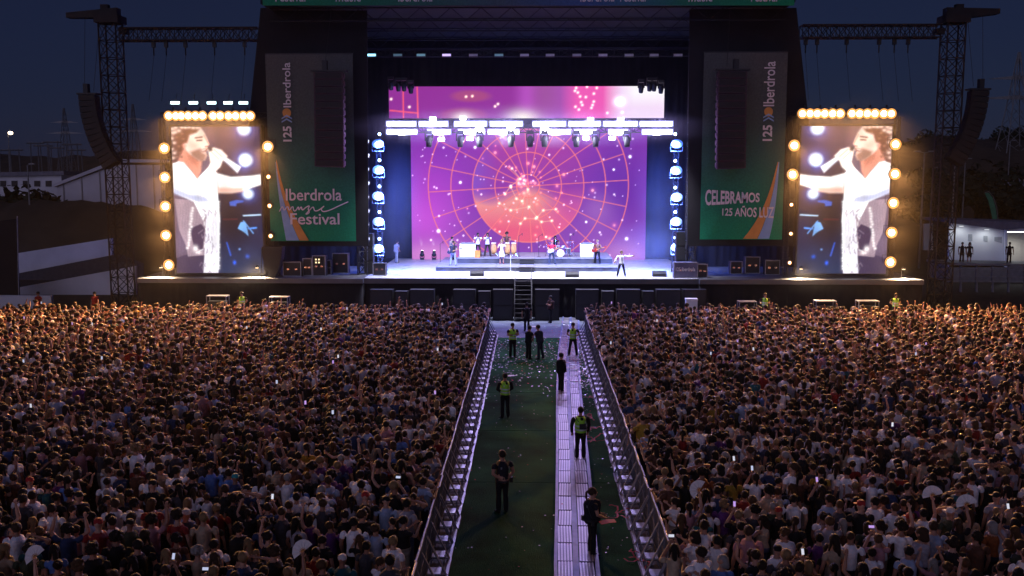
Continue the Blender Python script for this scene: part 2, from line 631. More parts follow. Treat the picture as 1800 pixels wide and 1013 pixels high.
# ------------------------------------------------------------------ flat lettering
def text_mesh(name, s, x0, x1, z0, z1, Y, m, vertical=False, taper=None, thick=.012, bold=0.012):
    """Lettering fitted to the box x0..x1, z0..z1 in the plane y = Y, read from the camera side."""
    cu = bpy.data.curves.new(name, 'FONT')
    cu.body = s
    cu.size = 1.0
    cu.offset = bold
    cu.resolution_u = 3
    o = bpy.data.objects.new(name, cu)
    COL.objects.link(o)
    dg = bpy.context.evaluated_depsgraph_get()
    me = bpy.data.meshes.new_from_object(o.evaluated_get(dg))
    bpy.data.objects.remove(o)
    bpy.data.curves.remove(cu)
    n = len(me.vertices)
    co = np.zeros(n * 3)
    me.vertices.foreach_get('co', co)
    co = co.reshape(-1, 3)
    lo, hi = co.min(0), co.max(0)
    u = (co[:, 0] - lo[0]) / (hi[0] - lo[0])
    v = (co[:, 1] - lo[1]) / (hi[1] - lo[1])
    if taper:
        v = .5 + (v - .5) * (taper[0] + (taper[1] - taper[0]) * u)
    if vertical:
        X, Z = x0 + (x1 - x0) * (1 - v), z0 + (z1 - z0) * u
    else:
        X, Z = x0 + (x1 - x0) * u, z0 + (z1 - z0) * v
    me.vertices.foreach_set('co', np.stack([X, np.full(n, Y), Z], 1).ravel())
    me.materials.clear()
    me.materials.append(m)
    me.update()
    return me


def text_px(parent, name, s, pa, pb, Y, m=None, **k):
    """pa = top-left pixel, pb = bottom-right pixel"""
    a, b = at(*pa, Y), at(*pb, Y)
    return link(name, text_mesh(name, s, a.x, b.x, b.z, a.z, Y, m or M_LETTER, **k), parent)


for s, xa, xb in (('Festival', 484, 537), ('music', 590, 634), ('Iberdrola', 700, 760), ('Iberdrola', 1020, 1080), ('Festival', 1090, 1135), ('music', 1210, 1252), ('Festival', 1320, 1366)):
    a, b = at(xa, 3.5, 61.7), at(xb, 3.5, 61.7)
    link('lettering', text_mesh('lettering', s, a.x, b.x, a.z, a.z + .62, 61.7, M_LETTER), hdr)

# ------------------------------------------------------------------ the two tall green banners
YB = 63.9
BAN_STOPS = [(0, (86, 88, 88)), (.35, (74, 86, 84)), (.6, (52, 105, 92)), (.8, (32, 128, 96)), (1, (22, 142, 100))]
M_BLUEPRINT = mat('pale_blue_print', (0.25, 0.42, 0.72), 0.8, var=.08)
M_ORANGEPRINT = mat('orange_print', (0.60, 0.30, 0.08), 0.8, var=.08)


def stripe(parent, name, left, right, Y, m):
    n = len(left)
    vs_ = [at(*p, Y) for p in left] + [at(*p, Y) for p in right]
    fs = [(i, i + 1, n + i + 1, n + i) for i in range(n - 1)]
    o = MB().add(vs_, fs)
    return o.build(name, m, parent)


def bez(pts, n=18):
    out = []
    for k in range(n + 1):
        t_ = k / n
        p = [Vector((*q, 0)) for q in pts]
        while len(p) > 1:
            p = [p[i].lerp(p[i + 1], t_) for i in range(len(p) - 1)]
        out.append((p[0].x, p[0].y))
    return out


banL = thing('tall_banner', 'tall green banner with white festival lettering left of the stage', 'banner')
a0, a1, a2 = at(476, 424, YB), at(626, 424, YB), at(476, 96, YB)
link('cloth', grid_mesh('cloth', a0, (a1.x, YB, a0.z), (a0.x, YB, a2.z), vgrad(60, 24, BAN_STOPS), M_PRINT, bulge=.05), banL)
MB().box((a0.x, YB, a2.z), (a1.x, YB + .06, a2.z + .08)).build('top_bar', M_DARKMETAL, banL)
text_px(banL, 'lettering', 'Iberdrola', (502, 332), (601, 353), YB - .13)
text_px(banL, 'lettering', 'Festival', (510, 375), (597, 395), YB - .13)
text_px(banL, 'vertical_lettering', 'Iberdrola', (496, 110), (512, 189), YB - .13, vertical=True)
text_px(banL, 'vertical_lettering', '125', (497, 222), (513, 249), YB - .13, vertical=True, bold=.03)
# handwritten word 'music' as a brush stroke
mu = [(491, 372), (497, 361), (499, 372), (506, 361), (508, 372), (515, 361), (516, 371), (520, 371), (525, 362), (525, 371), (530, 362), (531, 371), (537, 365), (545, 361), (541, 368), (545, 374), (536, 378), (541, 373), (551, 362), (552, 371), (559, 371), (572, 361), (564, 367), (567, 373), (580, 370), (596, 362), (612, 355)]
sm = mu
for _ in range(2):
    sm = [sm[0]] + [q for i in range(len(sm) - 1) for q in ((sm[i][0] * .75 + sm[i + 1][0] * .25, sm[i][1] * .75 + sm[i + 1][1] * .25), (sm[i][0] * .25 + sm[i + 1][0] * .75, sm[i][1] * .25 + sm[i + 1][1] * .75))] + [sm[-1]]
MB().tube([at(px, py, YB - .15) for px, py in sm], .038, 5).build('script_lettering', M_LETTER, banL)
stripe(banL, 'blue_stripe', bez([(484, 285), (489, 350), (497, 390), (503, 423)]), bez([(485, 285), (492, 345), (508, 385), (526, 423)]), YB - .09, M_BLUEPRINT)
stripe(banL, 'orange_stripe', bez([(485.2, 285), (492.4, 345), (508.6, 385), (526.6, 423)]), bez([(486, 280), (500, 355), (520, 385), (543, 423)]), YB - .10, M_ORANGEPRINT)


def logo(parent, px, py, Y):
    b_ = MB()
    c = at(px, py - 7, Y)
    k = 64.0 / FPX
    b_.add([c + Vector((7.5 * k * math.cos(a), 0, 9 * k * math.sin(a) * (1 if math.sin(a) < 0 else .8))) for a in [2 * math.pi * i / 14 for i in range(14)]], [tuple(range(14))])
    b_.build('logo_drop', M_ORANGEPRINT, parent)
    s_ = MB()
    for dz in (2, 8):
        c2 = at(px, py + dz, Y - .01)
        s_.add([c2 + Vector((x * k, 0, z * k)) for x, z in ((-9, -3), (0, 2), (9, -3), (9, -.5), (0, 5), (-9, -.5))], [(0, 1, 4, 5), (1, 2, 3, 4)])
    s_.build('logo_chevron', M_BLUEPRINT, parent)


logo(banL, 504, 205, YB - .13)
banR = thing('tall_banner', 'tall green banner reading CELEBRAMOS right of the stage', 'banner')
a0, a1, a2 = at(1232, 421, YB), at(1369, 421, YB), at(1236, 93, YB)
xr0, xr1 = at(1234, 250, YB).x, at(1380, 250, YB).x
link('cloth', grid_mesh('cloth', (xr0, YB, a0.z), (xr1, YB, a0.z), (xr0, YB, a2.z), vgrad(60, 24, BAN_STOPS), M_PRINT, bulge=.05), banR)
MB().box((xr0, YB, a2.z), (xr1, YB + .06, a2.z + .08)).build('top_bar', M_DARKMETAL, banR)
text_px(banR, 'lettering', 'CELEBRAMOS', (1240, 333), (1335, 362), YB - .13, taper=(1.0, .55), bold=.03)
text_px(banR, 'lettering', '125 AÑOS LUZ', (1270, 359), (1360, 384), YB - .13, taper=(.62, 1.0), bold=.02)
text_px(banR, 'vertical_lettering', 'Iberdrola', (1344, 108), (1361, 187), YB - .13, vertical=True)
text_px(banR, 'vertical_lettering', '125', (1341, 220), (1357, 248), YB - .13, vertical=True, bold=.03)
logo(banR, 1351, 203, YB - .13)
stripe(banR, 'orange_stripe', bez([(1367, 285), (1350, 355), (1335, 385), (1306, 420)]), bez([(1368, 285), (1358, 350), (1346, 390), (1331, 420)]), YB - .10, M_ORANGEPRINT)
stripe(banR, 'blue_stripe', bez([(1368.3, 285), (1358.5, 350), (1346.6, 390), (1331.6, 420)]), bez([(1370, 285), (1366, 350), (1360, 390), (1352, 420)]), YB - .09, M_BLUEPRINT)

# ================================================================== SCREENS (their pictures are drawn here in code, one colour per LED cell)
class Canvas:
    def __init__(s, w, h, box):
        """box: x0, y0, x1, y1 of the drawing's own units"""
        s.w, s.h = w, h
        x = np.linspace(box[0], box[2], w)
        y = np.linspace(box[1], box[3], h)
        s.X, s.Y = np.meshgrid(x, y)
        s.img = np.zeros((h, w, 3))
        s.px = (box[2] - box[0]) / w

    def mix(s, a, col):
        c = srgb2lin(np.array(col, float)) if not isinstance(col, np.ndarray) else col
        s.img = s.img * (1 - a[..., None]) + c * a[..., None]

    def addc(s, a, col):
        s.img = s.img + a[..., None] * srgb2lin(np.array(col, float))

    def blob(s, x, y, rx, ry, col, k=1.0, add=False):
        a = k * np.exp(-(((s.X - x) / rx) ** 2 + ((s.Y - y) / ry) ** 2))
        (s.addc if add else s.mix)(np.clip(a, 0, None if add else 1), col)

    def disc(s, x, y, rx, ry, col, k=1.0, soft=1.5):
        d = (np.sqrt(((s.X - x) / rx) ** 2 + ((s.Y - y) / ry) ** 2) - 1) * min(rx, ry)
        s.mix(np.clip(.5 - d / (soft * s.px), 0, 1) * k, col)

    def poly(s, pts, col, k=1.0, soft=1.2):
        inside = np.zeros(s.X.shape, bool)
        dmin = np.full(s.X.shape, 1e9)
        n = len(pts)
        for i in range(n):
            (x0, y0), (x1, y1) = pts[i], pts[(i + 1) % n]
            c = ((y0 > s.Y) != (y1 > s.Y)) & (s.X < (x1 - x0) * (s.Y - y0) / ((y1 - y0) or 1e-9) + x0)
            inside ^= c
            L2 = (x1 - x0) ** 2 + (y1 - y0) ** 2 or 1e-9
            t_ = np.clip(((s.X - x0) * (x1 - x0) + (s.Y - y0) * (y1 - y0)) / L2, 0, 1)
            dmin = np.minimum(dmin, np.hypot(s.X - x0 - t_ * (x1 - x0), s.Y - y0 - t_ * (y1 - y0)))
        d = np.where(inside, -dmin, dmin)
        s.mix(np.clip(.5 - d / (soft * s.px), 0, 1) * k, col)

    def line(s, x0, y0, x1, y1, w, col, k=1.0):
        L2 = (x1 - x0) ** 2 + (y1 - y0) ** 2 or 1e-9
        t_ = np.clip(((s.X - x0) * (x1 - x0) + (s.Y - y0) * (y1 - y0)) / L2, 0, 1)
        d = np.hypot(s.X - x0 - t_ * (x1 - x0), s.Y - y0 - t_ * (y1 - y0))
        s.mix(np.clip(1 - (d - w / 2) / (s.px * .8), 0, 1) * k, col)

    def ring(s, x, y, r, w, col, k=1.0):
        d = np.abs(np.hypot(s.X - x, s.Y - y) - r)
        s.mix(np.clip(1 - (d - w / 2) / (s.px * .8), 0, 1) * k, col)


M_LED = mat_attr('led_wall', 'picture', 'GEOMETRY', rough=0.6, emit=1.0)
rs = np.random.default_rng(3)

# ---- the big centre picture: violet sky chart
C = Canvas(420, 230, (724, 232, 1134, 458))
C.img[:] = srgb2lin(np.array([146, 62, 176], float))
C.blob(745, 380, 60, 60, (222, 100, 226), .85)
C.blob(760, 320, 60, 60, (190, 72, 205), .6)
C.blob(800, 260, 70, 40, (150, 58, 185), .7)
C.blob(1085, 340, 60, 90, (118, 48, 168), .85)
C.blob(1060, 420, 70, 40, (165, 90, 195), .6)
C.blob(930, 262, 90, 40, (190, 78, 170), .7)
C.blob(760, 450, 70, 22, (236, 160, 226), .8)
C.blob(920, 452, 90, 12, (150, 70, 200), .6)
C.blob(1100, 450, 50, 24, (215, 150, 215), .7)
C.blob(1050, 370, 28, 28, (190, 130, 200), .5)
cx_, cy_ = 928.4, 330.3
r_ = np.hypot(C.X - cx_, C.Y - cy_)
ins = np.clip((98 - r_) / 2, 0, 1)
low = np.clip((C.Y - (330 + 10 * np.sin((C.X - 830) / 22))) / 26, 0, 1)
left_ = np.clip((965 - C.X) / 60 + .25 + low * .4, 0, 1)
C.mix(ins * low * np.clip(left_, 0, .95), (250, 165, 150))
C.mix(ins * np.clip((C.Y - 360) / 45, 0, 1) * .9, (240, 92, 126))
C.mix(ins * np.clip((C.X - 935) / 55, 0, 1) * np.clip((C.Y - 330) / 30, 0, 1) * .55, (236, 110, 160))
C.mix(ins * (1 - low) * np.clip((875 - C.X) / 40, 0, 1) * .9, (128, 92, 210))
C.mix(ins * (1 - low) * .22, (205, 85, 150))
LC = (255, 138, 132)
for r0 in (20, 58, 97, 135, 174.5):
    C.ring(cx_, cy_, r0, 1.0, LC, .88)
for k in range(24):
    a = R(3.4 + 15 * k)
    ra = 20 if k % 6 else 0
    C.line(cx_ + ra * math.cos(a), cy_ - ra * math.sin(a), cx_ + 174 * math.cos(a), cy_ - 174 * math.sin(a), .8, LC, .8)
for k in range(150):
    x, y = rs.uniform(726, 1132), rs.uniform(240, 452)
    C.blob(x, y, *(2 * [rs.choice([.8, 1.0, 1.5])]), (255, 235, 255), rs.uniform(.6, 1.6), True)
for k in range(58):
    a, rr = rs.uniform(0, 6.28), abs(rs.normal(20, 55))
    x, y = cx_ - 8 + rr * math.cos(a) * 1.1, cy_ - 5 + rr * math.sin(a)
    s0 = rs.choice([1.1, 1.5, 2.3])
    C.blob(x, y, s0, s0, (255, 190, 160), rs.uniform(.5, 1.3), True)
    C.blob(x, y, s0 * 2.5, s0 * 2.5, (255, 110, 90), .2, True)
pth = [(905, 262), (912, 275), (922, 292), (935, 297), (950, 296)]
for chain in ([(898, 332), (908, 352), (918, 356), (928, 336), (921, 320)], [(878, 360), (898, 372), (930, 366), (944, 384), (955, 372), (977, 370)], [(900, 300), (915, 318), (898, 330), (888, 344)], [(915, 395), (923, 386), (942, 386), (952, 392), (970, 390)]):
    for i in range(len(chain) - 1):
        C.line(*chain[i], *chain[i + 1], .8, (255, 190, 170), .7)
    for x, y in chain:
        C.blob(x, y, 2, 2, (255, 220, 190), 1.6, True)
for x, y, s0 in ((1105, 280, 2.2), (771, 408, 2.6), (810, 324, 2), (1077, 302, 1.6), (960, 418, 1.5), (836, 264, 2), (1101, 421, 2.4), (1030, 392, 1.6)):
    C.blob(x, y, s0, s0, (240, 240, 255), 2.2, True)
CENTER_IMG = np.clip(np.clip(C.img, 0, None) ** 1.14 * .95, 0, 2.0)

# ---- the upper strip
C = Canvas(300, 36, (684, 152, 1167, 208))
C.img[:] = srgb2lin(np.array([148, 48, 150], float))
C.mix(np.clip((C.X - 900) / 60, 0, 1) * .9, (172, 84, 180))
C.mix(np.exp(-((C.X - 928) / 16) ** 2) * .5, (205, 90, 215))
C.mix(np.clip((C.X - 985) / 30, 0, 1) * .9, (246, 92, 180))
C.mix(np.clip((C.X - 1060) / 32, 0, 1), (244, 214, 246))
C.mix(np.clip((C.X - 1090) / 25, 0, 1) * np.clip(1 - (C.Y - 165) / 30, .2, 1), (255, 250, 255))
C.disc(828, 169, 33, 10, (176, 78, 118), .75, 3)
C.disc(815, 203, 42, 13, (178, 80, 128), .6, 3)
C.blob(814, 208, 16, 9, (255, 244, 225), 1.0)
C.blob(920, 209, 26, 14, (255, 248, 230), 1.0)
C.blob(958, 165, 26, 40, (150, 78, 130), .5)
for x0, y0, x1, y1 in ((709.5, 158, 709.5, 207), (734, 153, 735, 207), (686, 194, 735, 199)):
    C.line(x0, y0, x1, y1, 1.2, (255, 96, 116), .95)
for x, y in ((1013, 155), (1011, 160), (1016, 163), (1020, 170), (1030, 171), (1022, 180), (1024, 185), (1012, 188), (1018, 193), (1044, 165), (1049, 155), (1044, 179), (1042, 185), (1040, 190), (1068, 199), (1094, 198), (1032, 153), (820, 170), (831, 169), (871, 187), (876, 183), (688, 174), (720, 188)):
    C.blob(x, y, 1.9, 1.9, (255, 225, 200), 1.8, True)
C.blob(1089, 179, 8, 7, (255, 255, 255), 1.6, True)
STRIP_IMG = np.clip(C.img, 0, 2.0)

# ---- the singer close-up shown on both side screens (right one mirrored)
C = Canvas(190, 318, (35, 48, 590, 975))
C.img[:] = srgb2lin(np.array([48, 50, 86], float))
C.mix(np.clip((C.Y - 500) / 450, 0, 1), (62, 78, 112))
C.mix(np.clip((330 - C.X) / 60, 0, 1) * .9, (128, 112, 132))
C.blob(420, 120, 160, 130, (62, 58, 116), .8)
C.blob(400, 640, 120, 180, (14, 20, 50), .92)
C.blob(560, 700, 60, 200, (34, 48, 86), .7)
for x, y, r0 in ((492, 62, 40), (496, 256, 42), (505, 470, 32)):
    C.blob(x, y, r0 * 1.5, r0 * 1.4, (90, 130, 230), .8)
    C.disc(x, y, r0, r0 * .95, (240, 250, 255), 1, 8)
C.poly([(465, 604), (580, 598), (585, 606), (470, 612)], (210, 235, 255))
C.poly([(385, 520), (430, 508), (476, 512), (474, 522), (430, 530), (428, 548), (388, 545)], (70, 120, 205))
C.poly([(432, 690), (452, 650), (480, 645), (490, 680), (500, 740), (480, 720), (460, 705)], (150, 200, 250))
C.line(470, 640, 530, 720, 5, (140, 190, 245), .9)
C.line(500, 690, 550, 685, 8, (110, 170, 240), .9)
C.line(345, 632, 430, 630, 9, (110, 50, 70), .8)
C.line(360, 780, 382, 862, 6, (70, 120, 220), .9)
C.blob(405, 908, 9, 12, (70, 130, 255), 1)
C.blob(488, 868, 12, 12, (70, 120, 220), .8)
C.blob(440, 822, 6, 6, (160, 200, 255), 1)
C.poly([(36, 880), (90, 860), (150, 850), (215, 865), (215, 975), (36, 975)], (92, 80, 108))
C.poly([(40, 500), (150, 510), (240, 560), (235, 700), (215, 860), (110, 870), (100, 800), (60, 700)], (176, 158, 170))
C.poly([(130, 690), (200, 660), (225, 690), (205, 830), (150, 810)], (96, 80, 108))
C.poly([(240, 540), (312, 500), (322, 640), (300, 975), (205, 975), (222, 780)], (236, 234, 240))
C.poly([(35, 278), (75, 262), (110, 268), (188, 372), (262, 300), (312, 335), (316, 500), (322, 650), (250, 560), (215, 640), (160, 520), (36, 462)], (255, 255, 255), 1, 3)
C.poly([(36, 430), (130, 470), (240, 490), (260, 520), (190, 522), (110, 495), (36, 470)], (190, 196, 225), .8, 6)
for k in range(60):
    t0 = rs.uniform(0, 1)
    x, y = 250 + rs.normal(0, 26) - 10 * t0, 560 + 400 * t0
    C.line(x, y, x + rs.normal(0, 14), y + 22, 4, (168, 156, 172) if rs.uniform() < .6 else (255, 255, 255), .7)
for k in range(26):
    C.blob(315 - .03 * (k * 18) + rs.normal(0, 2), 520 + k * 17, 8, 7, (255, 255, 255), .95)
for k in range(16):
    C.blob(150 - k * 2.5 + rs.normal(0, 3), 560 + k * 17, 9, 8, (255, 250, 250), .9)
C.blob(160, 818, 16, 20, (255, 250, 250), 1)
C.blob(180, 845, 18, 10, (255, 245, 245), .9)
C.poly([(96, 170), (150, 205), (222, 262), (212, 330), (188, 376), (160, 330), (105, 268), (70, 262)], (234, 170, 154), 1, 5)
C.poly([(120, 180), (150, 205), (200, 250), (190, 300), (140, 250)], (200, 128, 116), .6, 8)
C.poly([(128, 95), (160, 55), (218, 50), (245, 88), (262, 130), (270, 158), (258, 172), (262, 192), (248, 205), (255, 228), (240, 256), (206, 262), (150, 222), (118, 190), (100, 190), (98, 160), (120, 150)], (255, 232, 222), 1, 4)
C.poly([(150, 205), (190, 190), (214, 184), (224, 208), (252, 222), (244, 252), (222, 268), (196, 258), (160, 230)], (160, 116, 108), .85, 7)
C.poly([(218, 192), (250, 182), (262, 186), (250, 204), (226, 206)], (140, 52, 52), .9, 4)
C.poly([(222, 194), (250, 186), (246, 194), (228, 200)], (255, 245, 240), .9, 2)
C.line(186, 118, 228, 112, 8, (140, 92, 82), .85)
C.line(194, 134, 226, 132, 6, (92, 52, 52), .9)
C.line(240, 100, 266, 154, 7, (240, 190, 176), .8)
C.line(246, 172, 262, 170, 5, (196, 120, 112), .8)
C.blob(176, 168, 26, 22, (250, 196, 182), .6)
C.disc(108, 172, 13, 24, (222, 150, 138), .9, 6)
C.blob(200, 80, 26, 20, (255, 250, 246), .7)
C.blob(150, 150, 25, 30, (244, 190, 176), .5)
C.poly([(38, 52), (110, 46), (195, 50), (214, 62), (196, 84), (150, 100), (140, 130), (132, 150), (112, 150), (100, 160), (104, 190), (96, 215), (80, 235), (60, 270), (38, 272)], (118, 78, 78), 1, 5)
for k in range(70):
    x, y = rs.uniform(38, 190), rs.uniform(50, 260)
    if x > 130 and y > 100 or x > 100 and y > 190:
        continue
    C.blob(x, y, 9, 6, (205, 170, 160) if rs.uniform() < .5 else (84, 54, 56), rs.uniform(.3, .6))
for x, y in ((45, 60), (70, 52), (98, 49), (126, 50), (152, 52), (176, 55), (196, 58), (42, 90), (40, 120), (48, 150), (42, 185), (50, 215), (44, 245), (60, 80), (88, 66)):
    C.blob(x + rs.normal(0, 3), y + rs.normal(0, 3), 13, 9, (255, 236, 228), .75)
C.poly([(312, 338), (400, 362), (500, 358), (590, 346), (590, 412), (540, 428), (470, 452), (400, 462), (318, 462)], (255, 252, 250), 1, 4)
C.poly([(318, 430), (420, 432), (480, 428), (470, 455), (400, 464), (318, 464)], (238, 196, 182), .9, 7)
C.poly([(262, 192), (300, 178), (345, 192), (384, 232), (352, 262), (336, 300), (302, 330), (300, 420), (240, 440), (248, 330), (276, 270)], (255, 246, 240), 1, 4)
C.line(300, 190, 350, 236, 4, (226, 170, 160), .8)
C.line(284, 206, 330, 252, 4, (226, 170, 160), .7)
C.poly([(262, 178), (284, 174), (292, 196), (270, 204)], (70, 66, 80), 1, 4)
C.poly([(352, 252), (376, 240), (464, 300), (442, 338)], (255, 255, 255), 1, 4)
C.line(362, 262, 448, 328, 4, (180, 190, 215), .7)
_nz = np.zeros(C.img.shape[:2])
for _k in range(60):                                   # uneven light over skin and cloth
    _x, _y, _r = rs.uniform(35, 590), rs.uniform(48, 975), rs.uniform(14, 60)
    _nz += rs.normal(0, .16) * np.exp(-((C.X - _x) / _r) ** 2 - ((C.Y - _y) / (_r * 1.6)) ** 2)
SINGER_IMG = C.img * (1 + _nz)[..., None] * (1 + .05 * np.sin(C.X * .35 + 2 * np.sin(C.Y * .03)) * (C.Y > 300) * (C.X < 330))[..., None]
for _ in range(2):                                     # video softness
    SINGER_IMG[1:-1, 1:-1] = (SINGER_IMG[1:-1, 1:-1] * 2 + SINGER_IMG[:-2, 1:-1] + SINGER_IMG[2:, 1:-1] + SINGER_IMG[1:-1, :-2] + SINGER_IMG[1:-1, 2:]) / 6
_bl = SINGER_IMG.copy()
for _ in range(26):                                    # camera bloom of the overexposed feed
    _bl[1:-1, 1:-1] = (_bl[:-2, 1:-1] + _bl[2:, 1:-1] + _bl[1:-1, :-2] + _bl[1:-1, 2:]) / 4
SINGER_IMG = SINGER_IMG * (1 + .08 * rs.normal(0, 1, SINGER_IMG.shape[:2])[..., None] * (SINGER_IMG.mean(2, keepdims=True) < .5)) + _bl * .05
SINGER_IMG = np.clip(1.25 * np.clip(SINGER_IMG, 0, None) ** 1.38, 0, 1.5)

M_FRAME = mat('black_screen_frame', (0.012, 0.012, 0.014), 0.5)


def led_wall(name, label, px0, py0, px1, py1, Y, img, depth=.35, frame=.0):
    """Screen whose lower corners are given in the photo; cabinet with real depth, picture on its front."""
    a, b = at(px0, py1, Y), at(px1, py1, Y)
    top = at((px0 + px1) / 2, py0, Y).z
    z0 = (a.z + b.z) / 2
    o = thing(name, label, 'screen', ((a.x + b.x) / 2, Y, z0))
    w, h = (b.x - a.x) / 2, top - z0
    MB().box((-w - frame, .012, -frame), (w + frame, depth, h + frame)).build('cabinet', M_FRAME, o)
    link('display', grid_mesh('display', (-w, 0, 0), (w, 0, 0), (-w, 0, h), img, M_LED), o)
    if frame:
        f_ = MB()
        for (x0, z0_, x1, z1_) in ((-w - frame, -frame, -w, h + frame), (w, -frame, w + frame, h + frame), (-w, h, w, h + frame), (-w, -frame, w, 0)):
            f_.box((x0, -.05, z0_), (x1, .012, z1_))
        f_.build('bezel', M_FRAME, o)
    return o


led_wall('video_wall', 'large centre video wall showing a violet star chart', 724.5, 226, 1134, 457, 76.6, CENTER_IMG)
led_wall('video_strip', 'wide upper video strip glowing violet to white above the lights', 684, 152, 1167, 208, 75.2, STRIP_IMG)
led_wall('side_screen', 'tall left side screen showing a singer holding a microphone', 311, 223, 464, 480, 64.0, SINGER_IMG, .5, .12)
led_wall('side_screen', 'tall right side screen showing the same singer mirrored', 1400, 222, 1557, 481, 64.0, SINGER_IMG[:, ::-1], .5, .12)

# ================================================================== TRUSSES
def truss(name, label, p0, p1, size, bays, r=.045, mt=None, parent=None, up=None):
    """Square box truss from p0 to p1: four chords, one lattice piece per bay."""
    p0, p1 = Vector(p0), Vector(p1)
    ax = (p1 - p0)
    L = ax.length
    ax.normalize()
    u = Vector((0, 1, 0)) if abs(ax.y) < .9 else Vector((1, 0, 0))
    v = ax.cross(u).normalized()
    u = v.cross(ax).normalized()
    if parent is None:
        o = thing(name, label, 'truss', p0)
    else:
        o = parent
    org = o.location if parent is not None else p0
    mt = mt or M_DARKMETAL
    h = size / 2
    cor = [(-h, -h), (h, -h), (h, h), (-h, h)]
    for a, b in cor:
        q = u * a + v * b
        MB().bar(p0 - org + q, p1 - org + q, r, 6).build('chord', mt, o)
    lb = MB()
    d = L / bays
    for i in range(4):
        a, b = cor[i], cor[(i + 1) % 4]
        q0, q1 = u * a[0] + v * a[1], u * b[0] + v * b[1]
        lb.bar(q0, q1 + ax * d, r * .5, 4)
        lb.bar(q1, q0 + ax * d, r * .5, 4)
        lb.bar(q0, q1, r * .55, 4)
    me = lb.mesh('lattice_bay', mt)
    for k in range(bays):
        link('lattice_bay', me, o, p0 - org + ax * (d * k))
    return o


M_RUST = mat('weathered_tower_steel', (0.022, 0.016, 0.016), 0.7, 0.2, var=.35, scale=2)
for side, px_t, sgn, lab in (('left', 194, -1, 'left'), ('right', 1676, 1, 'right')):
    pt = at(px_t, 42, 66.0)
    base = Vector((pt.x, 66.0, 0))
    o = truss('lattice_tower', 'tall dark lattice tower standing beyond the %s side screen' % lab, base, (pt.x, 66.0, pt.z), 1.15, 17, .055, M_RUST)
    hd = MB()
    hd.cbox((0, 0, pt.z + .25), (1.6, 1.5, .5))
    hd.cbox((-sgn * .9, 0, pt.z - .5), (.5, .6, .35))
    hd.build('head_block', M_RUST, o)
    # cantilever arm with hoist lines
    tip = at(120 if sgn < 0 else 1754, 27 if sgn < 0 else 20, 66.0)
    ab = MB().prism([Vector((-sgn * .6, -.35, pt.z + .45)), Vector((-sgn * .6, -.35, pt.z + 1.0)), Vector((tip.x - pt.x, -.35, tip.z + .12)), Vector((tip.x - pt.x, -.35, tip.z - .2)), Vector((sgn * .9, -.35, pt.z + .35))], (0, .7, 0))
    ab.cbox((sgn * .3, 0, pt.z + 1.08), (.5, .4, .3))
    ab.build('cantilever_arm', M_RUST, o)
    MB().cbox((0, 0, .1), (2.4, 2.4, .2)).build('base_plate', M_RUST, o)
    # horizontal truss to the roof
    pa, pb = at(214 if sgn < 0 else 1408, 61 if sgn < 0 else 56, 65.4), at(456 if sgn < 0 else 1652, 61 if sgn < 0 else 56, 65.4)
    z = (pa.z + pb.z) / 2
    o2 = truss('screen_truss', 'horizontal lattice truss above the %s side screen, reaching the tower' % lab, (pa.x, 65.4, z), (pb.x, 65.4, z), .8, 15, .05, M_RUST)
    for k, px in enumerate((270, 292, 326, 377, 430) if sgn < 0 else (1416, 1436, 1488, 1545, 1572, 1596)):
        x = at(px, 80, 65.4).x
        h_ = MB().cbox((x - pa.x, 0, -.62), (.22, .22, .42))
        h_.bar((x - pa.x, 0, -.8), (x - pa.x, 0, -1.35), .05, 5)
        h_.build('chain_hoist', M_BLACKPLASTIC, o2)
        MB().bar((x - pa.x, 0, -1.3), (x - pa.x, -1.2, at(px, 178, 64.2).z - z), .012, 4).build('hoist_chain', M_CABLE, o2)

# inner stage towers
for lab, px in (('left', 632), ('right', 1219)):
    b0 = at(px, 480, 64.0)
    truss('stage_tower', 'lattice tower holding the roof at the %s edge of the stage opening' % lab, (b0.x, 65.4, ZS), (b0.x, 65.4, ztop), .62, 22, .04)
# front lighting truss (carries the bright bars)
ta, tb_ = at(674, 226, 63.9), at(1185, 226, 63.9)
ltruss = truss('lighting_truss', 'long horizontal truss carrying the bright white light bars', (ta.x, 64.3, ta.z), (tb_.x, 64.3, ta.z), .5, 30, .035)
ta2, tb2 = at(640, 93, 70.0), at(1215, 93, 70.0)
utruss = truss('upper_truss', 'dim upper truss under the roof with a row of small lamps', (ta2.x, 70.3, ta2.z), (tb2.x, 70.3, ta2.z), .5, 30, .03, M_BLACK)

# ================================================================== LINE ARRAYS
M_SPEAKER = mat('dark_speaker_grille', (0.011, 0.009, 0.010), 0.55, var=.3, scale=5, bump=.3, bscale=60)
M_SPEAKER_P = mat('plum_speaker_grille', (0.050, 0.022, 0.036), 0.6, var=.25, scale=5, bump=.3, bscale=60)


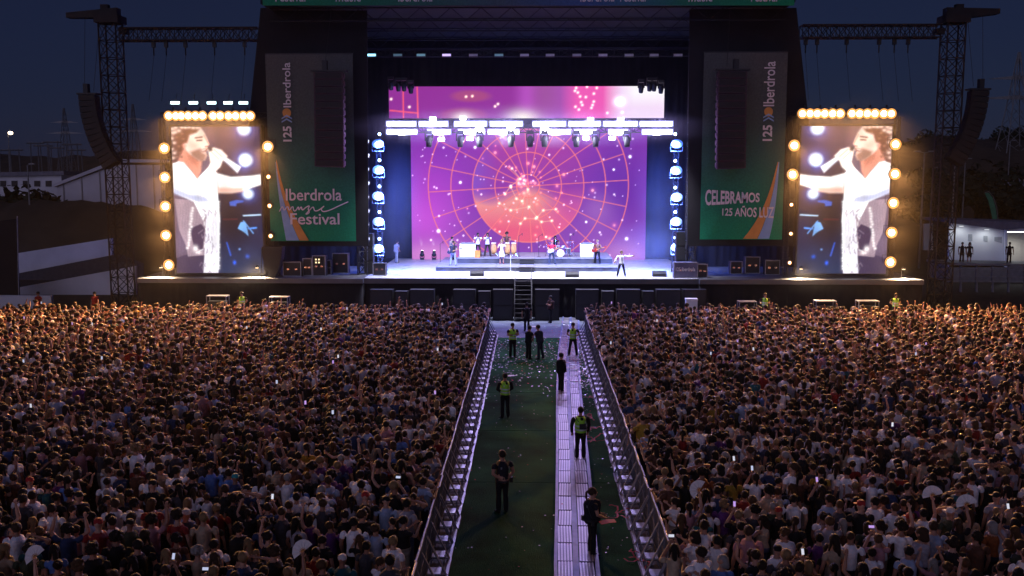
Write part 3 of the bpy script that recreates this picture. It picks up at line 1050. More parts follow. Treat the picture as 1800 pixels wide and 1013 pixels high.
def line_array(label, top, n, w, h, d, curve, m, chain_to, sgn=1, lean=0.0):
    """Stack of cabinets hanging from top; each turns a bit more than the one above (in the plane facing the crowd)."""
    o = thing('line_array', label, 'loudspeaker', top)
    me = MB()
    me.prism([(-w / 2, -d / 2, 0), (w / 2, -d / 2, 0), (w / 2 * .92, d / 2, -h * .1), (-w / 2 * .92, d / 2, -h * .1)], (0, 0, -h * .93))
    for sx in (-1, 1):
        me.box((sx * w / 2 - .02, -d * .3, -h * .8), (sx * w / 2 + .02, d * .3, -h * .15))
    me = me.mesh('cabinet', m)
    gm = MB().box((-w / 2 * .9, -d / 2 - .012, -h * .82), (w / 2 * .9, -d / 2, -h * .1)).mesh('grille', M_SPEAKER)
    p = Vector((0, 0, 0))
    a = lean
    for k in range(n):
        # sideways curve (as seen in the photo) comes from the array being turned away
        c = link('cabinet', me, o, p, (0, a, 0))
        link('grille', gm, c)
        p = p + Vector((math.sin(a) * -h, 0, -math.cos(a) * h))
        a += curve
    fr = MB().box((-w * .6, -d * .5, .03), (w * .6, d * .5, .14))
    fr.cbox((-sgn * w * .15, 0, .45), (.3, .4, .6))
    fr.build('flying_frame', M_BLACKPLASTIC, o)
    cb = MB()
    for q in chain_to:
        cb.bar((0.3 * (1 if q[0] > top[0] else -1), 0, .3), Vector(q) - Vector(top), .014, 4)
    cb.build('suspension_cable', M_CABLE, o)
    return o


# main arrays in front of the banners
t0 = at(579, 128, 62.6)
line_array('plum coloured straight line array hanging before the left green banner', t0, 13, 1.85, .455, .8, 0.002, M_SPEAKER_P, [(t0.x, t0.y + 1, ztop)])
t1 = at(1286, 126, 62.6)
line_array('plum coloured straight line array hanging before the right green banner', t1, 13, 1.8, .465, .8, -0.002, M_SPEAKER_P, [(t1.x, t1.y + 1, ztop)], -1)
# outer arrays, curved
t2 = at(157, 168, 64.5)
tz = at(150, 38, 66).z
line_array('dark curved line array hanging from the far left tower arm', t2, 13, 1.08, .37, .9, -0.045, M_SPEAKER, [(t2.x - .7, 66, tz + .3), (t2.x + .3, 66, tz + .3)], 1, -0.02)
t3 = at(1719, 160, 64.5)
line_array('dark curved line array hanging from the far right tower arm', t3, 13, 1.08, .37, .9, 0.045, M_SPEAKER, [(t3.x - .3, 66, tz + .3), (t3.x + .7, 66, tz + .3)], -1, 0.02)

# ================================================================== LAMPS
def glow_mat(name, col, s):
    return mat(name, (.3, .3, .3), .4, emit=col, estr=s)


WARM = (1.0, 0.43, 0.12)
G_WARM = glow_mat('warm_lamp_glow', (1.0, 0.72, 0.40), 38)
G_WARM_DIM = glow_mat('dim_warm_lamp_glow', (1.0, 0.66, 0.36), 14)
G_AMBER_HALO = glow_mat('amber_halo_glow', (1.0, 0.62, 0.22), 6.0)  # emission paints the amber halo round the warm lamps
G_HALO_RIM = glow_mat('amber_halo_rim', (1.0, 0.40, 0.09), 1.3)
G_BLUE_HALO = glow_mat('blue_halo_glow', (0.07, 0.22, 1.0), .95)  # blue glow round the ladder lamps, painted as emission
G_HALO = glow_mat('blue_white_halo_glow', (0.34, 0.38, 1.0), .9)  # bluish fringe of the light bars, painted as emission
G_COOL = glow_mat('cool_white_glow', (0.86, 0.90, 1.0), 12)
G_BLUE = glow_mat('blue_white_glow', (0.45, 0.66, 1.0), 14)
G_CYAN = glow_mat('pale_cyan_glow', (0.62, 0.95, 1.0), 6)
M_CAN = mat('black_lamp_housing', (0.02, 0.02, 0.022), 0.45, 0.3)


def flood(px, py, Y, r, glow, label, group, aim, energy, col, cone=84, rad=.18, twin=0.0):
    p = at(px, py, Y)
    o = thing('floodlight', label, 'stage light', p, 0, group)
    for dx in ((-twin, twin) if twin else (0.0,)):
        b = MB().lathe([(r * .5, .42), (r * .8, .34), (r * 1.12, .12), (r * 1.18, .0), (r * 1.02, -.01)], (dx, 0, 0), axis='Y', n=14)
        b.build('housing', M_CAN, o)
        MB().lathe([(r * .15, -.055), (r * .54, -.045), (r * .66, -.02), (r * .66, .02)], (dx, 0, 0), axis='Y', n=16).build('lens', glow, o, smooth=True)
        rf_ = MB().lathe([(r * .86, -.02), (r * .64, .0)], (dx, 0, 0), axis='Y', n=16).build('reflector_halo', G_AMBER_HALO, o, smooth=True)  # reflector ring glows by itself to imitate the lamp's halo
        MB().lathe([(r * 1.06, -.035), (r * .85, -.015)], (dx, 0, 0), axis='Y', n=16).build('halo_rim', G_HALO_RIM, rf_, smooth=True)
    y = MB()
    y.tube([(-r * 1.3, .15, 0), (-r * 1.3, .2, r * 1.3), (r * 1.3, .2, r * 1.3), (r * 1.3, .15, 0)], .02, 5)
    y.cbox((0, .2, r * 1.3 + .08), (.1, .1, .16))
    y.build('yoke', M_CAN, o)
    if energy:
        spot(o, p + Vector((0, -.12, 0)), aim, energy, col, cone, .6, rad)
    return o


E_WARM = 7200.0
gL, gR = 'warm lamps round the left screen', 'warm lamps round the right screen'
for i, px in enumerate((303, 325, 350, 381, 408, 434)):
    flood(px, 204, 63.8, .31, G_WARM, 'glowing warm lamp, %s from the left in the row above the left screen' % nth(i), gL, (-24 + i * 2, 50, 0), E_WARM, WARM, twin=.23)
for i, px in enumerate((1417, 1443, 1470, 1504, 1531, 1560)):
    flood(px, 200, 63.8, .31, G_WARM, 'glowing warm lamp, %s from the left in the row above the right screen' % nth(i), gR, (14 + i * 2, 50, 0), E_WARM, WARM, twin=.24)
for i, (px, py) in enumerate(((289, 261), (290, 312), (291, 363), (292, 414), (297, 466))):
    flood(px, py, 63.8, .35, G_WARM, 'glowing warm lamp, %s from the top down the left edge of the left screen' % nth(i), gL, (-24, 50, 0), E_WARM, WARM)
for i, (px, py) in enumerate(((471, 258), (472, 311), (474, 362), (476, 415))):
    flood(px, py, 63.6, .35 if i == 0 else .14, G_WARM if i == 0 else G_WARM_DIM, 'warm lamp, %s from the top between the left screen and its banner' % nth(i), gL, (-17, 50, 0), E_WARM if i == 0 else 350, WARM)
for i, (px, py) in enumerate(((1574, 254), (1573, 306), (1570, 357), (1567, 409), (1565, 461))):
    flood(px, py, 63.8, .35, G_WARM, 'glowing warm lamp, %s from the top down the right edge of the right screen' % nth(i), gR, (25, 50, 0), E_WARM, WARM)
for i, (px, py) in enumerate(((1396, 256), (1393, 307), (1391, 360), (1390, 411), (1388, 462))):
    flood(px, py, 63.6, .35 if i < 2 else .12, G_WARM if i < 2 else G_WARM_DIM, 'warm lamp, %s from the top between the right screen and its banner' % nth(i), gR, (18, 50, 0), E_WARM if i < 2 else 350, WARM)
# frames that carry these lamps: header truss and side posts
for lab, x0, x1, yy in (('left', 282, 478, 207), ('right', 1390, 1580, 204)):
    a, b = at(x0, yy - 4, 64.3), at(x1, yy - 4, 64.3)
    truss('lamp_truss', 'short truss carrying the warm lamp row over the %s screen' % lab, (a.x, 64.5, a.z), (b.x, 64.5, a.z), .34, 16, .025)
    for k, x in enumerate((a.x, b.x)):
        truss('lamp_post', 'slim lattice post with warm lamps on the %s edge of the %s screen' % (('left', 'right')[k], lab), (x, 64.5, ZS), (x, 64.5, a.z - .2), .3, 26, .022)
# pale blinder strips over the left screen
for i, px in enumerate((308, 340, 372, 401, 428)):
    p = at(px, 181, 63.9)
    o = thing('strip_lamp', 'small pale strip lamp, %s from the left above the left screen' % nth(i), 'stage light', p, 0, 'pale strip lamps above the left screen')
    MB().box((-.32, -.02, -.12), (.32, .22, .12)).build('housing', M_CAN, o)
    MB().box((-.29, -.035, -.085), (.29, -.02, .085)).build('lens', G_CYAN, o)
    MB().bar((0, .1, .1), (0, .3, .6), .02).build('bracket', M_CAN, o)
# floor lamps that throw pools of warm light on the side decks
for i, (px, py, lab) in enumerate(((283, 476, 'at the left foot of the left screen'), (452, 476, 'at the right foot of the left screen'), (1408, 478, 'at the left foot of the right screen'), (1588, 482, 'at the right foot of the right screen'))):
    p = at(px, py, 63.5)
    o = thing('floor_lamp', 'small warm lamp lighting the deck ' + lab, 'stage light', (p.x, 63.5, ZS + .62))
    MB().lathe([(.06, .16), (.1, .12), (.12, 0)], n=10).build('housing', M_CAN, o)
    MB().tube([(0, .12, .1), (0, .3, .1), (0, .3, -.62)], .025, 5).build('stand', M_CAN, o)
    MB().lathe([(.11, -.01), (.11, .005)], n=10).build('lens', G_WARM_DIM, o)
    spot(o, Vector(o.location) + Vector((0, 0, -.03)), (p.x, 63.0, ZS), 5200, (1, .72, .42), 150, .8, .06)

# ------------------------------------------------------------------ white light bars over the stage
bars_t = [(680, 731), (737, 787), (799, 855), (862, 918), (937, 994), (1000, 1055), (1061, 1120), (1125, 1182)]
bars_b = [(680, 733), (752, 792), (806, 852), (858, 912), (950, 1003), (1010, 1048), (1070, 1103), (1129, 1182)]
for row, bars, py in (('upper', bars_t, 218), ('lower', bars_b, 232)):
    for i, (xa, xb) in enumerate(bars):
        a, b = at(xa, py, 63.7), at(xb, py, 63.7)
        o = thing('light_bar', 'blazing white light bar, %s from the left in the %s row over the stage' % (nth(i), row), 'stage light', ((a.x + b.x) / 2, 63.7, a.z), 0, 'white light bars over the stage')
        w = (b.x - a.x) / 2
        MB().box((-w, .0, -.17), (w, .25, .17)).build('housing', M_CAN, o)
        n = max(3, int(w * 2 / .3))
        for k in range(n):
            xl, xr = -w + k * 2 * w / n + .012, -w + (k + 1) * 2 * w / n - .012
            MB().tube([(xl, 0, 0), (xl + .03, 0, 0), (xr - .03, 0, 0), (xr, 0, 0)], [(.05, .1), (.07, .14), (.07, .14), (.05, .1)], 10).build('led_cell', G_COOL, o, True)
        MB().box((-w - .06, -.02, -.2), (w + .06, .004, .2)).build('halo_shell', G_HALO, o)  # glowing shell added to imitate a blue fringe of glare
        br = MB()
        for s in (-1, 1):
            br.tube([(s * w * .7, .12, .1), (s * w * .7, .35, .2 if row == 'lower' else -.1)], .02, 4)
        br.build('bracket', M_CAN, o)
        if row == 'lower':
            spot(o, Vector(o.location) + Vector((0, -.2, -.2)), (o.location.x * .85, 67.5, ZS), 6500, (.80, .82, 1.0), 100, .7, .5)
        else:
            spot(o, Vector(o.location) + Vector((0, -.3, 0)), (o.location.x * 2.0, 30, 0), 2300, (.50, .40, 1.0), 165, .7, .4)
# round bright spots on the bars
for i, (px, py) in enumerate(((843, 225), (898, 223), (957, 223))):
    p = at(px, py, 63.3)
    o = thing('bright_spot', 'dazzling round white lamp, %s from the left among the light bars' % nth(i), 'stage light', p, 0, 'round lamps among the light bars')
    MB().lathe([(.15, .4), (.26, .2), (.27, 0)], axis='Y', n=12).build('housing', M_CAN, o)
    MB().ball((0, 0, 0), (.25, .1, .25), 12, 8).build('lens', glow_mat('dazzling_glow', (.9, .93, 1), 60), o, True)
    MB().bar((0, .2, 0), (0, .9, .1), .03).build('bracket', M_CAN, o)
# small strobes
for i, (px, py) in enumerate(((761, 209), (776, 245), (814, 208), (826, 244), (1030, 243), (1038, 210), (1076, 243), (1091, 210))):
    p = at(px, py, 63.55)
    o = thing('strobe_lamp', 'small white strobe, %s from the left around the light bars' % nth(i), 'stage light', p, 0, 'strobes on the lighting truss')
    MB().box((-.22, 0, -.13), (.22, .22, .13)).build('housing', M_CAN, o)
    MB().box((-.2, -.015, -.11), (.2, 0, .11)).build('lens', G_COOL, o)
    MB().bar((0, .1, 0), (0, .5, .25 if py > 220 else -.25), .02).build('bracket', M_CAN, o)


def moving_head(px, py, Y, label, group, s=1.0, tilt=0.0, glow=None, up=False):
    p = at(px, py, Y)
    o = thing('moving_head_light', label, 'stage light', p, 0, group)
    k = -1 if up else 1
    MB().box((-.2 * s, -.18 * s, k * .48 * s - .1 * s), (.2 * s, .18 * s, k * .48 * s + .1 * s)).build('base', M_CAN, o)
    y = MB()
    for q in (-1, 1):
        y.box((q * .2 * s - .035 * s, -.08 * s, min(0, k * .42 * s)), (q * .2 * s + .035 * s, .08 * s, max(0, k * .42 * s)))
    y.build('yoke', M_CAN, o)
    hd = MB().lathe([(.09 * s, .3 * s), (.17 * s, .18 * s), (.18 * s, -.05 * s), (.15 * s, -.32 * s), (.13 * s, -.34 * s)], n=12).build('head', M_CAN, o, True)
    hd.rotation_euler = (tilt, 0, 0)
    if glow:
        l = MB().lathe([(.125 * s, -.355 * s), (.125 * s, -.342 * s)], n=12).build('lens', glow, hd)
    return o


for i, px in enumerate((754, 809, 843, 898, 932, 957, 1013, 1047, 1102)):
    moving_head(px, 248, 63.6, 'dark moving-head light, %s from the left hanging below the light bars' % nth(i), 'moving heads below the light bars', 1.15, R(-12))
for i, (px, py) in enumerate(((687, 150), (700, 152), (710, 152), (722, 156), (1127, 155), (1142, 152), (1150, 152), (1162, 156))):
    moving_head(px, py, 69.5, 'dark moving-head light, %s from the left at the top edge of the video strip' % nth(i), 'moving heads above the video strip', 1.0, R(25))
# small lamps on the upper truss
GLS = [(653, 'cyan', 5.0), (699, 'cyan', .25), (740, 'cyan', .5), (785, 'violet', 2.2), (832, 'violet', .15), (877, 'cyan', .3), (922, 'violet', .2), (967, 'violet', .15), (1014, 'violet', .12), (1060, 'violet', .2), (1106, 'violet', .12), (1150, 'violet', .12), (1192, 'violet', .15)]
for i, (px, c, s) in enumerate(GLS):
    p = at(px, 97, 69.9)
    o = thing('batten_lamp', '%s lit small batten lamp, %s from the left high under the roof' % ('brightly' if s > 2 else 'faintly', nth(i)), 'stage light', p, 0, 'batten lamps under the roof')
    MB().box((-.32, 0, -.12), (.32, .2, .12)).build('housing', M_CAN, o)
    MB().box((-.3, -.02, -.08), (.3, 0, .08)).build('lens', glow_mat('batten_glow_%s_%d' % (c, int(s * 100)), (.3, .75, 1.0) if c == 'cyan' else (.65, .5, 1.0), s * .5), o)
# blue side ladders
for lab, col_px, ys, sg in (('left', 664, (253, 299, 345, 390, 437), 1), ('right', 1190, (253, 300, 347, 390, 435), -1)):
    x0 = at(col_px, 300, 66.8).x
    lad = truss('side_ladder', 'slim vertical truss of blue lamps at the %s inner edge of the stage' % lab, (x0, 67.3, ZS), (x0, 67.3, at(col_px, 235, 66.8).z), .3, 24, .022)
    for i, py in enumerate(ys):
        p = at(col_px + (i % 2) * sg, py, 66.8)
        o = thing('blue_lamp', 'bright blue-white lamp, %s from the top on the %s side ladder' % (nth(i), lab), 'stage light', p, 0, 'blue lamps on the side ladders')
        MB().box((-.3, .03, -.24), (.3, .3, .24)).build('housing', M_CAN, o)
        MB().ball((0, -.03, 0), (.18, .08, .13), 12, 8).build('lens', G_BLUE, o, True)
        MB().ball((0, .015, 0), (.40, .035, .30), 16, 8).build('blue_halo_shell', G_BLUE_HALO, o, True)  # glowing shell added to imitate the lamp's blue halo
        yk = MB()
        yk.tube([(-.4, .1, 0), (-.4, .12, -.5), (.4, .12, -.5), (.4, .1, 0)], .022, 5)
        yk.build('yoke', M_STEEL, o)
        spot(o, p + Vector((sg * .2, -.25, 0)), (p.x + sg * 4, 72, ZS + 1), 3800, (.07, .16, 1.0), 172, .8, .3)
        q = at(col_px + sg * 3, py - 17, 66.9)
        o = thing('small_spot', 'small white spot just above the %s blue lamp of the %s ladder' % (nth(i), lab), 'stage light', q, 0, 'small spots on the side ladders')
        MB().lathe([(.06, .25), (.11, .1), (.11, 0)], axis='Y', n=10).build('housing', M_CAN, o)
        MB().ball((0, 0, 0), (.1, .05, .1), 8, 6).build('lens', G_BLUE, o, True)
    # glowing ovals imitate light reflections on the outer truss edge
    for i in range(8):
        px = (646 if sg > 0 else 1220.5) + (i % 2) * .8
        py = (234 if sg < 0 else 250) + i * 24.5
        p = at(px, py, 65.0)
        o = thing('oval_glint', 'small white oval reflection glint, %s from the top on the %s stage tower' % (nth(i), lab), 'stage light', p, 0, 'oval glints on the stage towers')
        hs = MB().ball((0, .06, 0), (.14, .1, .24), 10, 6).build('housing', M_CAN, o, True)
        ln = MB().ball((0, -.02, 0), (.085, .05, .17), 10, 6).build('lens', glow_mat('oval_glint_glow', (.72, .74, 1), 2.2), o, True)
        hs.rotation_euler = ln.rotation_euler = (0, R(24), 0)
# floor beams standing in front of the wall
for i, (px, py, dz) in enumerate(((742, 452, 0), (763, 452, 0), (786, 450, 0), (1086, 442, 0), (1098, 446, 0), (1116, 450, 0))):
    q = on(px, py + 5, ZS)
    o = moving_head(px, py, q.y, 'small floor spot tilted upward, %s from the left before the video wall' % nth(i), 'floor spots before the video wall', .75, R(180 - 20), G_COOL, True)
    o.location.z = ZS + .46
    spot(o, Vector(o.location) + Vector((0, .1, .35)), Vector(o.location) + Vector((-.8 if i < 3 else 1.6, 2.2, 4.5)), 160, (.95, .9, 1), 26, .6, .08)

# ================================================================== PEOPLE
P_SKIN = mat_attr('person_skin', 'skin_col', 'INSTANCER', rough=.55, spec=.35)
P_TOP = mat_attr('person_top', 'top_col', 'INSTANCER', rough=.85, bump=.6, bscale=14, spec=.2)
P_BOT = mat_attr('person_trousers', 'bottom_col', 'INSTANCER', rough=.85, bump=.5, bscale=14, spec=.2)
P_SHOE = mat_attr('person_shoe', 'shoe_col', 'INSTANCER', rough=.6)
P_HAIR = mat_attr('person_hair', 'hair_col', 'INSTANCER', rough=.6, bump=.9, bscale=70, spec=.22)
SK, TP, BT, SH, HR = 0, 1, 2, 3, 4
BODY_MATS = [P_SKIN, P_TOP, P_BOT, P_SHOE]

HEADC = Vector((0, .018, 1.605))


class Src:
    """Closed source shapes with a material id per vertex, later fused into one skin."""

    def __init__(s):
        s.mb, s.vm = MB(), []

    def loft(s, path, radii, mats, n=12):
        k0 = len(s.mb.v)
        s.mb.tube(path, radii, n)
        for i in range(len(path)):
            s.vm += [mats[i]] * n
        assert len(s.vm) == len(s.mb.v), (len(s.vm), len(s.mb.v), k0)

    def ball(s, c, r, m, nu=12, nv=9):
        s.mb.ball(c, r, nu, nv)
        s.vm += [m] * (len(s.mb.v) - len(s.vm))


def arm(s, sh, el, wr, sleeve, w=1.0):
    """sleeve: 0 none, .45 short, 1 long"""
    sh, el, wr = Vector(sh), Vector(el), Vector(wr)
    path, rad, ms = [], [], []
    inner = sh + Vector((-.05 * (1 if sh.x > 0 else -1), 0, -.02))
    N = 7
    for i in range(N + 1):
        t = i / N
        p = sh.lerp(el, t)
        cov = sleeve > 0 and t * .5 <= sleeve * .62
        r = (.056 - .014 * t) * w
        if cov:
            r = (.068 - .008 * t) * w
        path.append(p)
        rad.append(r)
        ms.append(TP if cov else SK)
    path[0] = inner
    for i in range(1, N + 1):
        t = i / N
        p = el.lerp(wr, t)
        cov = sleeve >= 1
        r = (.043 + .006 * math.sin(t * 3.1) - .015 * t) * w
        if cov:
            r += .012
        path.append(p)
        rad.append(r)
        ms.append(TP if cov else SK)
    s.loft(path, rad, ms, 10)
    d = (wr - el).normalized()
    s.loft([wr - d * .01, wr + d * .03, wr + d * .085], [(.026, .026), (.036, .024), (.03, .018)], [SK] * 3, 8)


def fingers(mb, el, wr, curl=.5, side=1):
    el, wr = Vector(el), Vector(wr)
    d = (wr - el).normalized()
    ref = Vector((0, 1, 0)) if abs(d.y) < .85 else Vector((0, 0, 1))
    across = d.cross(ref).normalized()
    pn = across.cross(d).normalized()
    base = wr + d * .075
    for k, (o, L) in enumerate(((-.026, .062), (-.009, .074), (.009, .07), (.026, .055))):
        a = base + across * o
        b = a + d * L * .5 + pn * curl * .02
        c = b + (d * (1 - curl * .7) + pn * curl).normalized() * L * .5
        mb.tube([a - d * .02, b, c], [.0095, .0088, .007], 5, 0)
    a = wr + d * .03 + across * .026 * side
    b = a + (across * side * .7 + d * .7).normalized() * .035 + pn * .01
    c = b + (across * side * .3 + d + pn * .4).normalized() * .03
    mb.tube([a - across * side * .01, b, c], [.0115, .01, .008], 5, 0)


def leg(s, hip, kn, an, toe_dir, bottom, w=1.0):
    hip, kn, an = Vector(hip), Vector(kn), Vector(an)
    path, rad, ms = [], [], []
    N = 6
    for i in range(N + 1):
        t = i / N
        cov = bottom == 'trousers' or (bottom == 'shorts' and t < .85) or (bottom == 'skirt' and t < .3)
        path.append(hip.lerp(kn, t))
        rad.append((.092 - .036 * t) * w + (.008 if cov else 0) + (.015 if bottom == 'shorts' and cov else 0))
        ms.append(BT if cov else SK)
    for i in range(1, N + 1):
        t = i / N
        cov = bottom == 'trousers'
        path.append(kn.lerp(an, t))
        rad.append((.056 + .008 * math.sin(t * 2.6) - .02 * t) * w + (.014 + .008 * t if cov else 0))
        ms.append(BT if cov else SK)
    s.loft(path, rad, ms, 10)
    td = Vector(toe_dir).normalized()
    fz = an.z - .075
    h = Vector((an.x, an.y, fz + .035)) - td * .06
    s.loft([h, h + td * .07 + Vector((0, 0, .015)), h + td * .17, h + td * .235], [(.036, .036), (.043, .05), (.046, .034), (.03, .022)], [SH] * 4, 8)


PEOPLE_CACHE = {}


def body_mesh(key, sh=((-.02, 1.40)), L=None, Rr=None, legL=None, legR=None, sleeve=.45, bottom='trousers', female=False, wide=1.0, lean=0.0, hips=(0, 0, 0), curl=.5, jacket=False, face=True, voxel=.02):
    """L / Rr: (elbow, wrist); legL / legR: (knee, ankle, toe direction). The figure looks along +Y, feet near the origin."""
    if key in PEOPLE_CACHE:
        return PEOPLE_CACHE[key]
    s = Src()
    hx, hy, hz = hips
    sw = .172 if female else .215
    w = wide

    def sp(z):                           # lean of the spine
        t_ = max(0, (z - .95) / .5)
        return Vector((hx, hy + lean * t_, hz + z))
    if female:
        tor = [(.80, .10, .085, BT), (.86, .165, .118, BT), (.94, .178, .125, BT), (1.0, .165, .115, TP), (1.08, .138, .1, TP), (1.18, .142, .105, TP), (1.27, .158, .122, TP), (1.35, .16, .105, TP), (1.405, .14, .085, TP), (1.44, .08, .065, SK), (1.48, .05, .052, SK), (1.54, .048, .052, SK)]
    else:
        tor = [(.80, .10, .085, BT), (.85, .16, .115, BT), (.90, .175, .125, BT), (.905, .19, .138, TP), (1.0, .182, .13, TP), (1.1, .178, .125, TP), (1.22, .192, .128, TP), (1.33, .2, .122, TP), (1.40, .175, .098, TP), (1.44, .095, .075, TP), (1.455, .06, .062, SK), (1.48, .056, .058, SK), (1.54, .054, .058, SK)]
    tw = w * (1.06 if female else 1.12)
    s.loft([sp(z) for z, *_ in tor], [((a if m == SK else a * tw), (b if m == SK else b * tw)) for _, a, b, m in tor], [m for *_, m in tor], 14)
    if bottom == 'skirt':
        s.loft([sp(1.02), sp(.9), sp(.7), sp(.52)], [(.15, .11), (.19, .14), (.24, .2), (.27, .23)], [BT] * 4, 14)
    if jacket:
        s.loft([sp(.82), sp(.9), sp(1.2), sp(1.38)], [(.2, .15), (.2, .145), (.205, .145), (.19, .12)], [TP] * 4, 14)
    hc = sp(HEADC.z) + Vector((0, HEADC.y, 0))
    s.ball(hc + Vector((0, -.008, .02)), (.076, .094, .1), SK)
    s.ball(hc + Vector((0, .022, -.055)), (.058, .066, .068), SK)
    s.ball(hc + Vector((0, .1, -.012)), (.016, .024, .026), SK, 8, 6)
    for q in (-1, 1):
        s.ball(hc + Vector((q * .078, -.005, -.01)), (.013, .024, .034), SK, 8, 6)
    shz = 1.375
    SHL, SHR = sp(shz) + Vector((-sw * w, 0, 0)), sp(shz) + Vector((sw * w, 0, 0))
    L = L or ((-.27, .0, 1.10), (-.27, .07, .86))
    Rr = Rr or ((.27, .0, 1.10), (.27, .07, .86))
    off = Vector((hx, hy + lean * .7, hz))
    L = [Vector(p) + off for p in L]
    Rr = [Vector(p) + off for p in Rr]
    aw = .9 if female else 1.0
    arm(s, SHL, *L, sleeve, aw)
    arm(s, SHR, *Rr, sleeve, aw)
    lL = legL or ((-.1, .01, .48), (-.11, 0, .085), (-.15, 1, 0))
    lR = legR or ((.1, .01, .48), (.11, 0, .085), (.15, 1, 0))
    lw = .94 if female else 1.0
    leg(s, sp(.88) + Vector((-.088, 0, 0)), *lL, bottom, lw)
    leg(s, sp(.88) + Vector((.088, 0, 0)), *lR, bottom, lw)
    # fuse into one continuous skin
    me = s.mb.mesh('figure_source')
    o = bpy.data.objects.new('figure_source', me)
    COL.objects.link(o)
    rm = o.modifiers.new('fuse', 'REMESH')
    rm.mode = 'VOXEL'
    rm.voxel_size = voxel
    sm_ = o.modifiers.new('smooth', 'SMOOTH')
    sm_.factor, sm_.iterations = .5, 3
    dg = bpy.context.evaluated_depsgraph_get()
    bm_ = bpy.data.meshes.new_from_object(o.evaluated_get(dg))
    bpy.data.objects.remove(o)
    kd = KDTree(len(s.mb.v))
    for i, p in enumerate(s.mb.v):
        kd.insert(p, i)
    kd.balance()
    co = np.zeros(len(bm_.vertices) * 3)
    bm_.vertices.foreach_get('co', co)
    co = co.reshape(-1, 3)
    nf = len(bm_.polygons)
    ctr = np.zeros(nf * 3)
    bm_.polygons.foreach_get('center', ctr)
    ctr = ctr.reshape(-1, 3)
    mi = [s.vm[kd.find(c)[1]] for c in ctr]
    out = MB()
    out.v = [tuple(c) for c in co]
    out.f = [tuple(p.vertices) for p in bm_.polygons]
    out.m = list(mi)
    bpy.data.meshes.remove(bm_)
    fingers(out, L[0], L[1], curl, 1)
    fingers(out, Rr[0], Rr[1], curl, -1)
    if face:                               # eyes, brows and mouth as small raised shapes in the same skin
        for q in (-1, 1):
            out.ball(hc + Vector((q * .03, .078, .012)), (.012, .009, .007), 8, 5, 3)
            out.ball(hc + Vector((q * .031, .078, .032)), (.018, .01, .005), 8, 5, 3)
        out.ball(hc + Vector((0, .086, -.068)), (.022, .007, .006), 8, 5, 0)
    me = out.mesh('figure', BODY_MATS, True)
    PEOPLE_CACHE[key] = me
    me['head'] = [hc.x, hc.y, hc.z]
    me['handL'] = list(L[1] + (L[1] - L[0]).normalized() * .1)
    me['handR'] = list(Rr[1] + (Rr[1] - Rr[0]).normalized() * .1)
    return me


def hair_mesh(style, seed=0):
    """Hair built round the point (0, 0, 0) = head centre."""
    key = ('hair', style, seed)
    if key in PEOPLE_CACHE:
        return PEOPLE_CACHE[key]
    rg = np.random.default_rng(seed + 11)
    b = MB()
    cz = Vector((0, -.022, .035))
    if style == 'cap':
        b.lathe([(.088, -.01), (.09, .03), (.078, .075), (.045, .1), (.01, .108)], (0, -.005, .03), n=14)
        b.prism([(-.075, .06, .03), (.075, .06, .03), (.055, .17, .02), (-.055, .17, .02)], (0, 0, -.012))
    elif style == 'shaved':
        b.ball(cz, (.081, .098, .096), 12, 8)
    else:
        b.ball(cz, (.094, .112, .108), 14, 10)
    if style == 'long':
        b.tube([(0, -.05, .06), (0, -.085, -.05), (0, -.095, -.17), (0, -.1, -.29), (0, -.095, -.37)], [(.08, .05), (.094, .055), (.1, .05), (.085, .04), (.05, .02)], 12)
        for q in (-1, 1):
            b.tube([(q * .07, -.02, .03), (q * .088, -.015, -.08), (q * .1, .0, -.2)], [.03, .028, .014], 7)
    elif style == 'bob':
        b.tube([(0, -.03, .07), (0, -.045, -.03), (0, -.05, -.11), (0, -.05, -.15)], [(.085, .08), (.102, .085), (.105, .075), (.08, .05)], 12)
    elif style == 'bun':
        b.ball((0, -.12, .08), (.045, .045, .045), 10, 7)
    elif style == 'ponytail':
        b.tube([(0, -.11, .06), (0, -.16, .02), (0, -.165, -.1), (0, -.15, -.22)], [.022, .034, .03, .01], 8)
    elif style == 'curly':
        for k in range(34):
            a, e = rg.uniform(0, 6.28), rg.uniform(-.6, 1.5)
            d = Vector((math.cos(a) * math.cos(e), math.sin(a) * math.cos(e) - .35, math.sin(e) + .1)).normalized()
            if d.y > .45 and d.z < .55:
                continue
            b.ball(cz + Vector((d.x * .1, d.y * .1, d.z * .1)), rg.uniform(.03, .05), 7, 5)
    if style not in ('cap', 'shaved'):
        j = rg.normal(0, .0042, (len(b.v), 3))
        b.v = [tuple(np.array(p) + j[i]) for i, p in enumerate(b.v)]
    me = b.mesh('hair', P_HAIR, style != 'cap')
    PEOPLE_CACHE[key] = me
    return me


SKINS = [(.42, .22, .145), (.36, .18, .115), (.46, .26, .18), (.28, .14, .09)]
HAIRS = [((.012, .009, .008), 'black'), ((.022, .013, .009), 'dark brown'), ((.05, .027, .015), 'brown'), ((.09, .045, .02), 'light brown'), ((.24, .15, .07), 'blond'), ((.30, .28, .26), 'grey')]
TOPS = [((.80, .80, .82), 'white'), ((.014, .014, .016), 'black'), ((.34, .32, .36), 'grey'), ((.05, .05, .06), 'dark grey'), ((.03, .05, .12), 'navy'), ((.10, .20, .48), 'blue'),
        ((.22, .022, .02), 'red'), ((.42, .32, .22), 'beige'), ((.40, .20, .22), 'pink'), ((.05, .06, .035), 'olive'), ((.10, .045, .028), 'brown'), ((.32, .40, .55), 'light blue'), ((.36, .22, .03), 'mustard'), ((.13, .04, .18), 'purple'), ((.02, .11, .13), 'teal'), ((.24, .07, .02), 'orange')]
TOP_P = np.array([.165, .34, .05, .11, .08, .025, .03, .055, .03, .03, .07, .04, .008, .012, .01, .01])
TOP_P = TOP_P / TOP_P.sum()
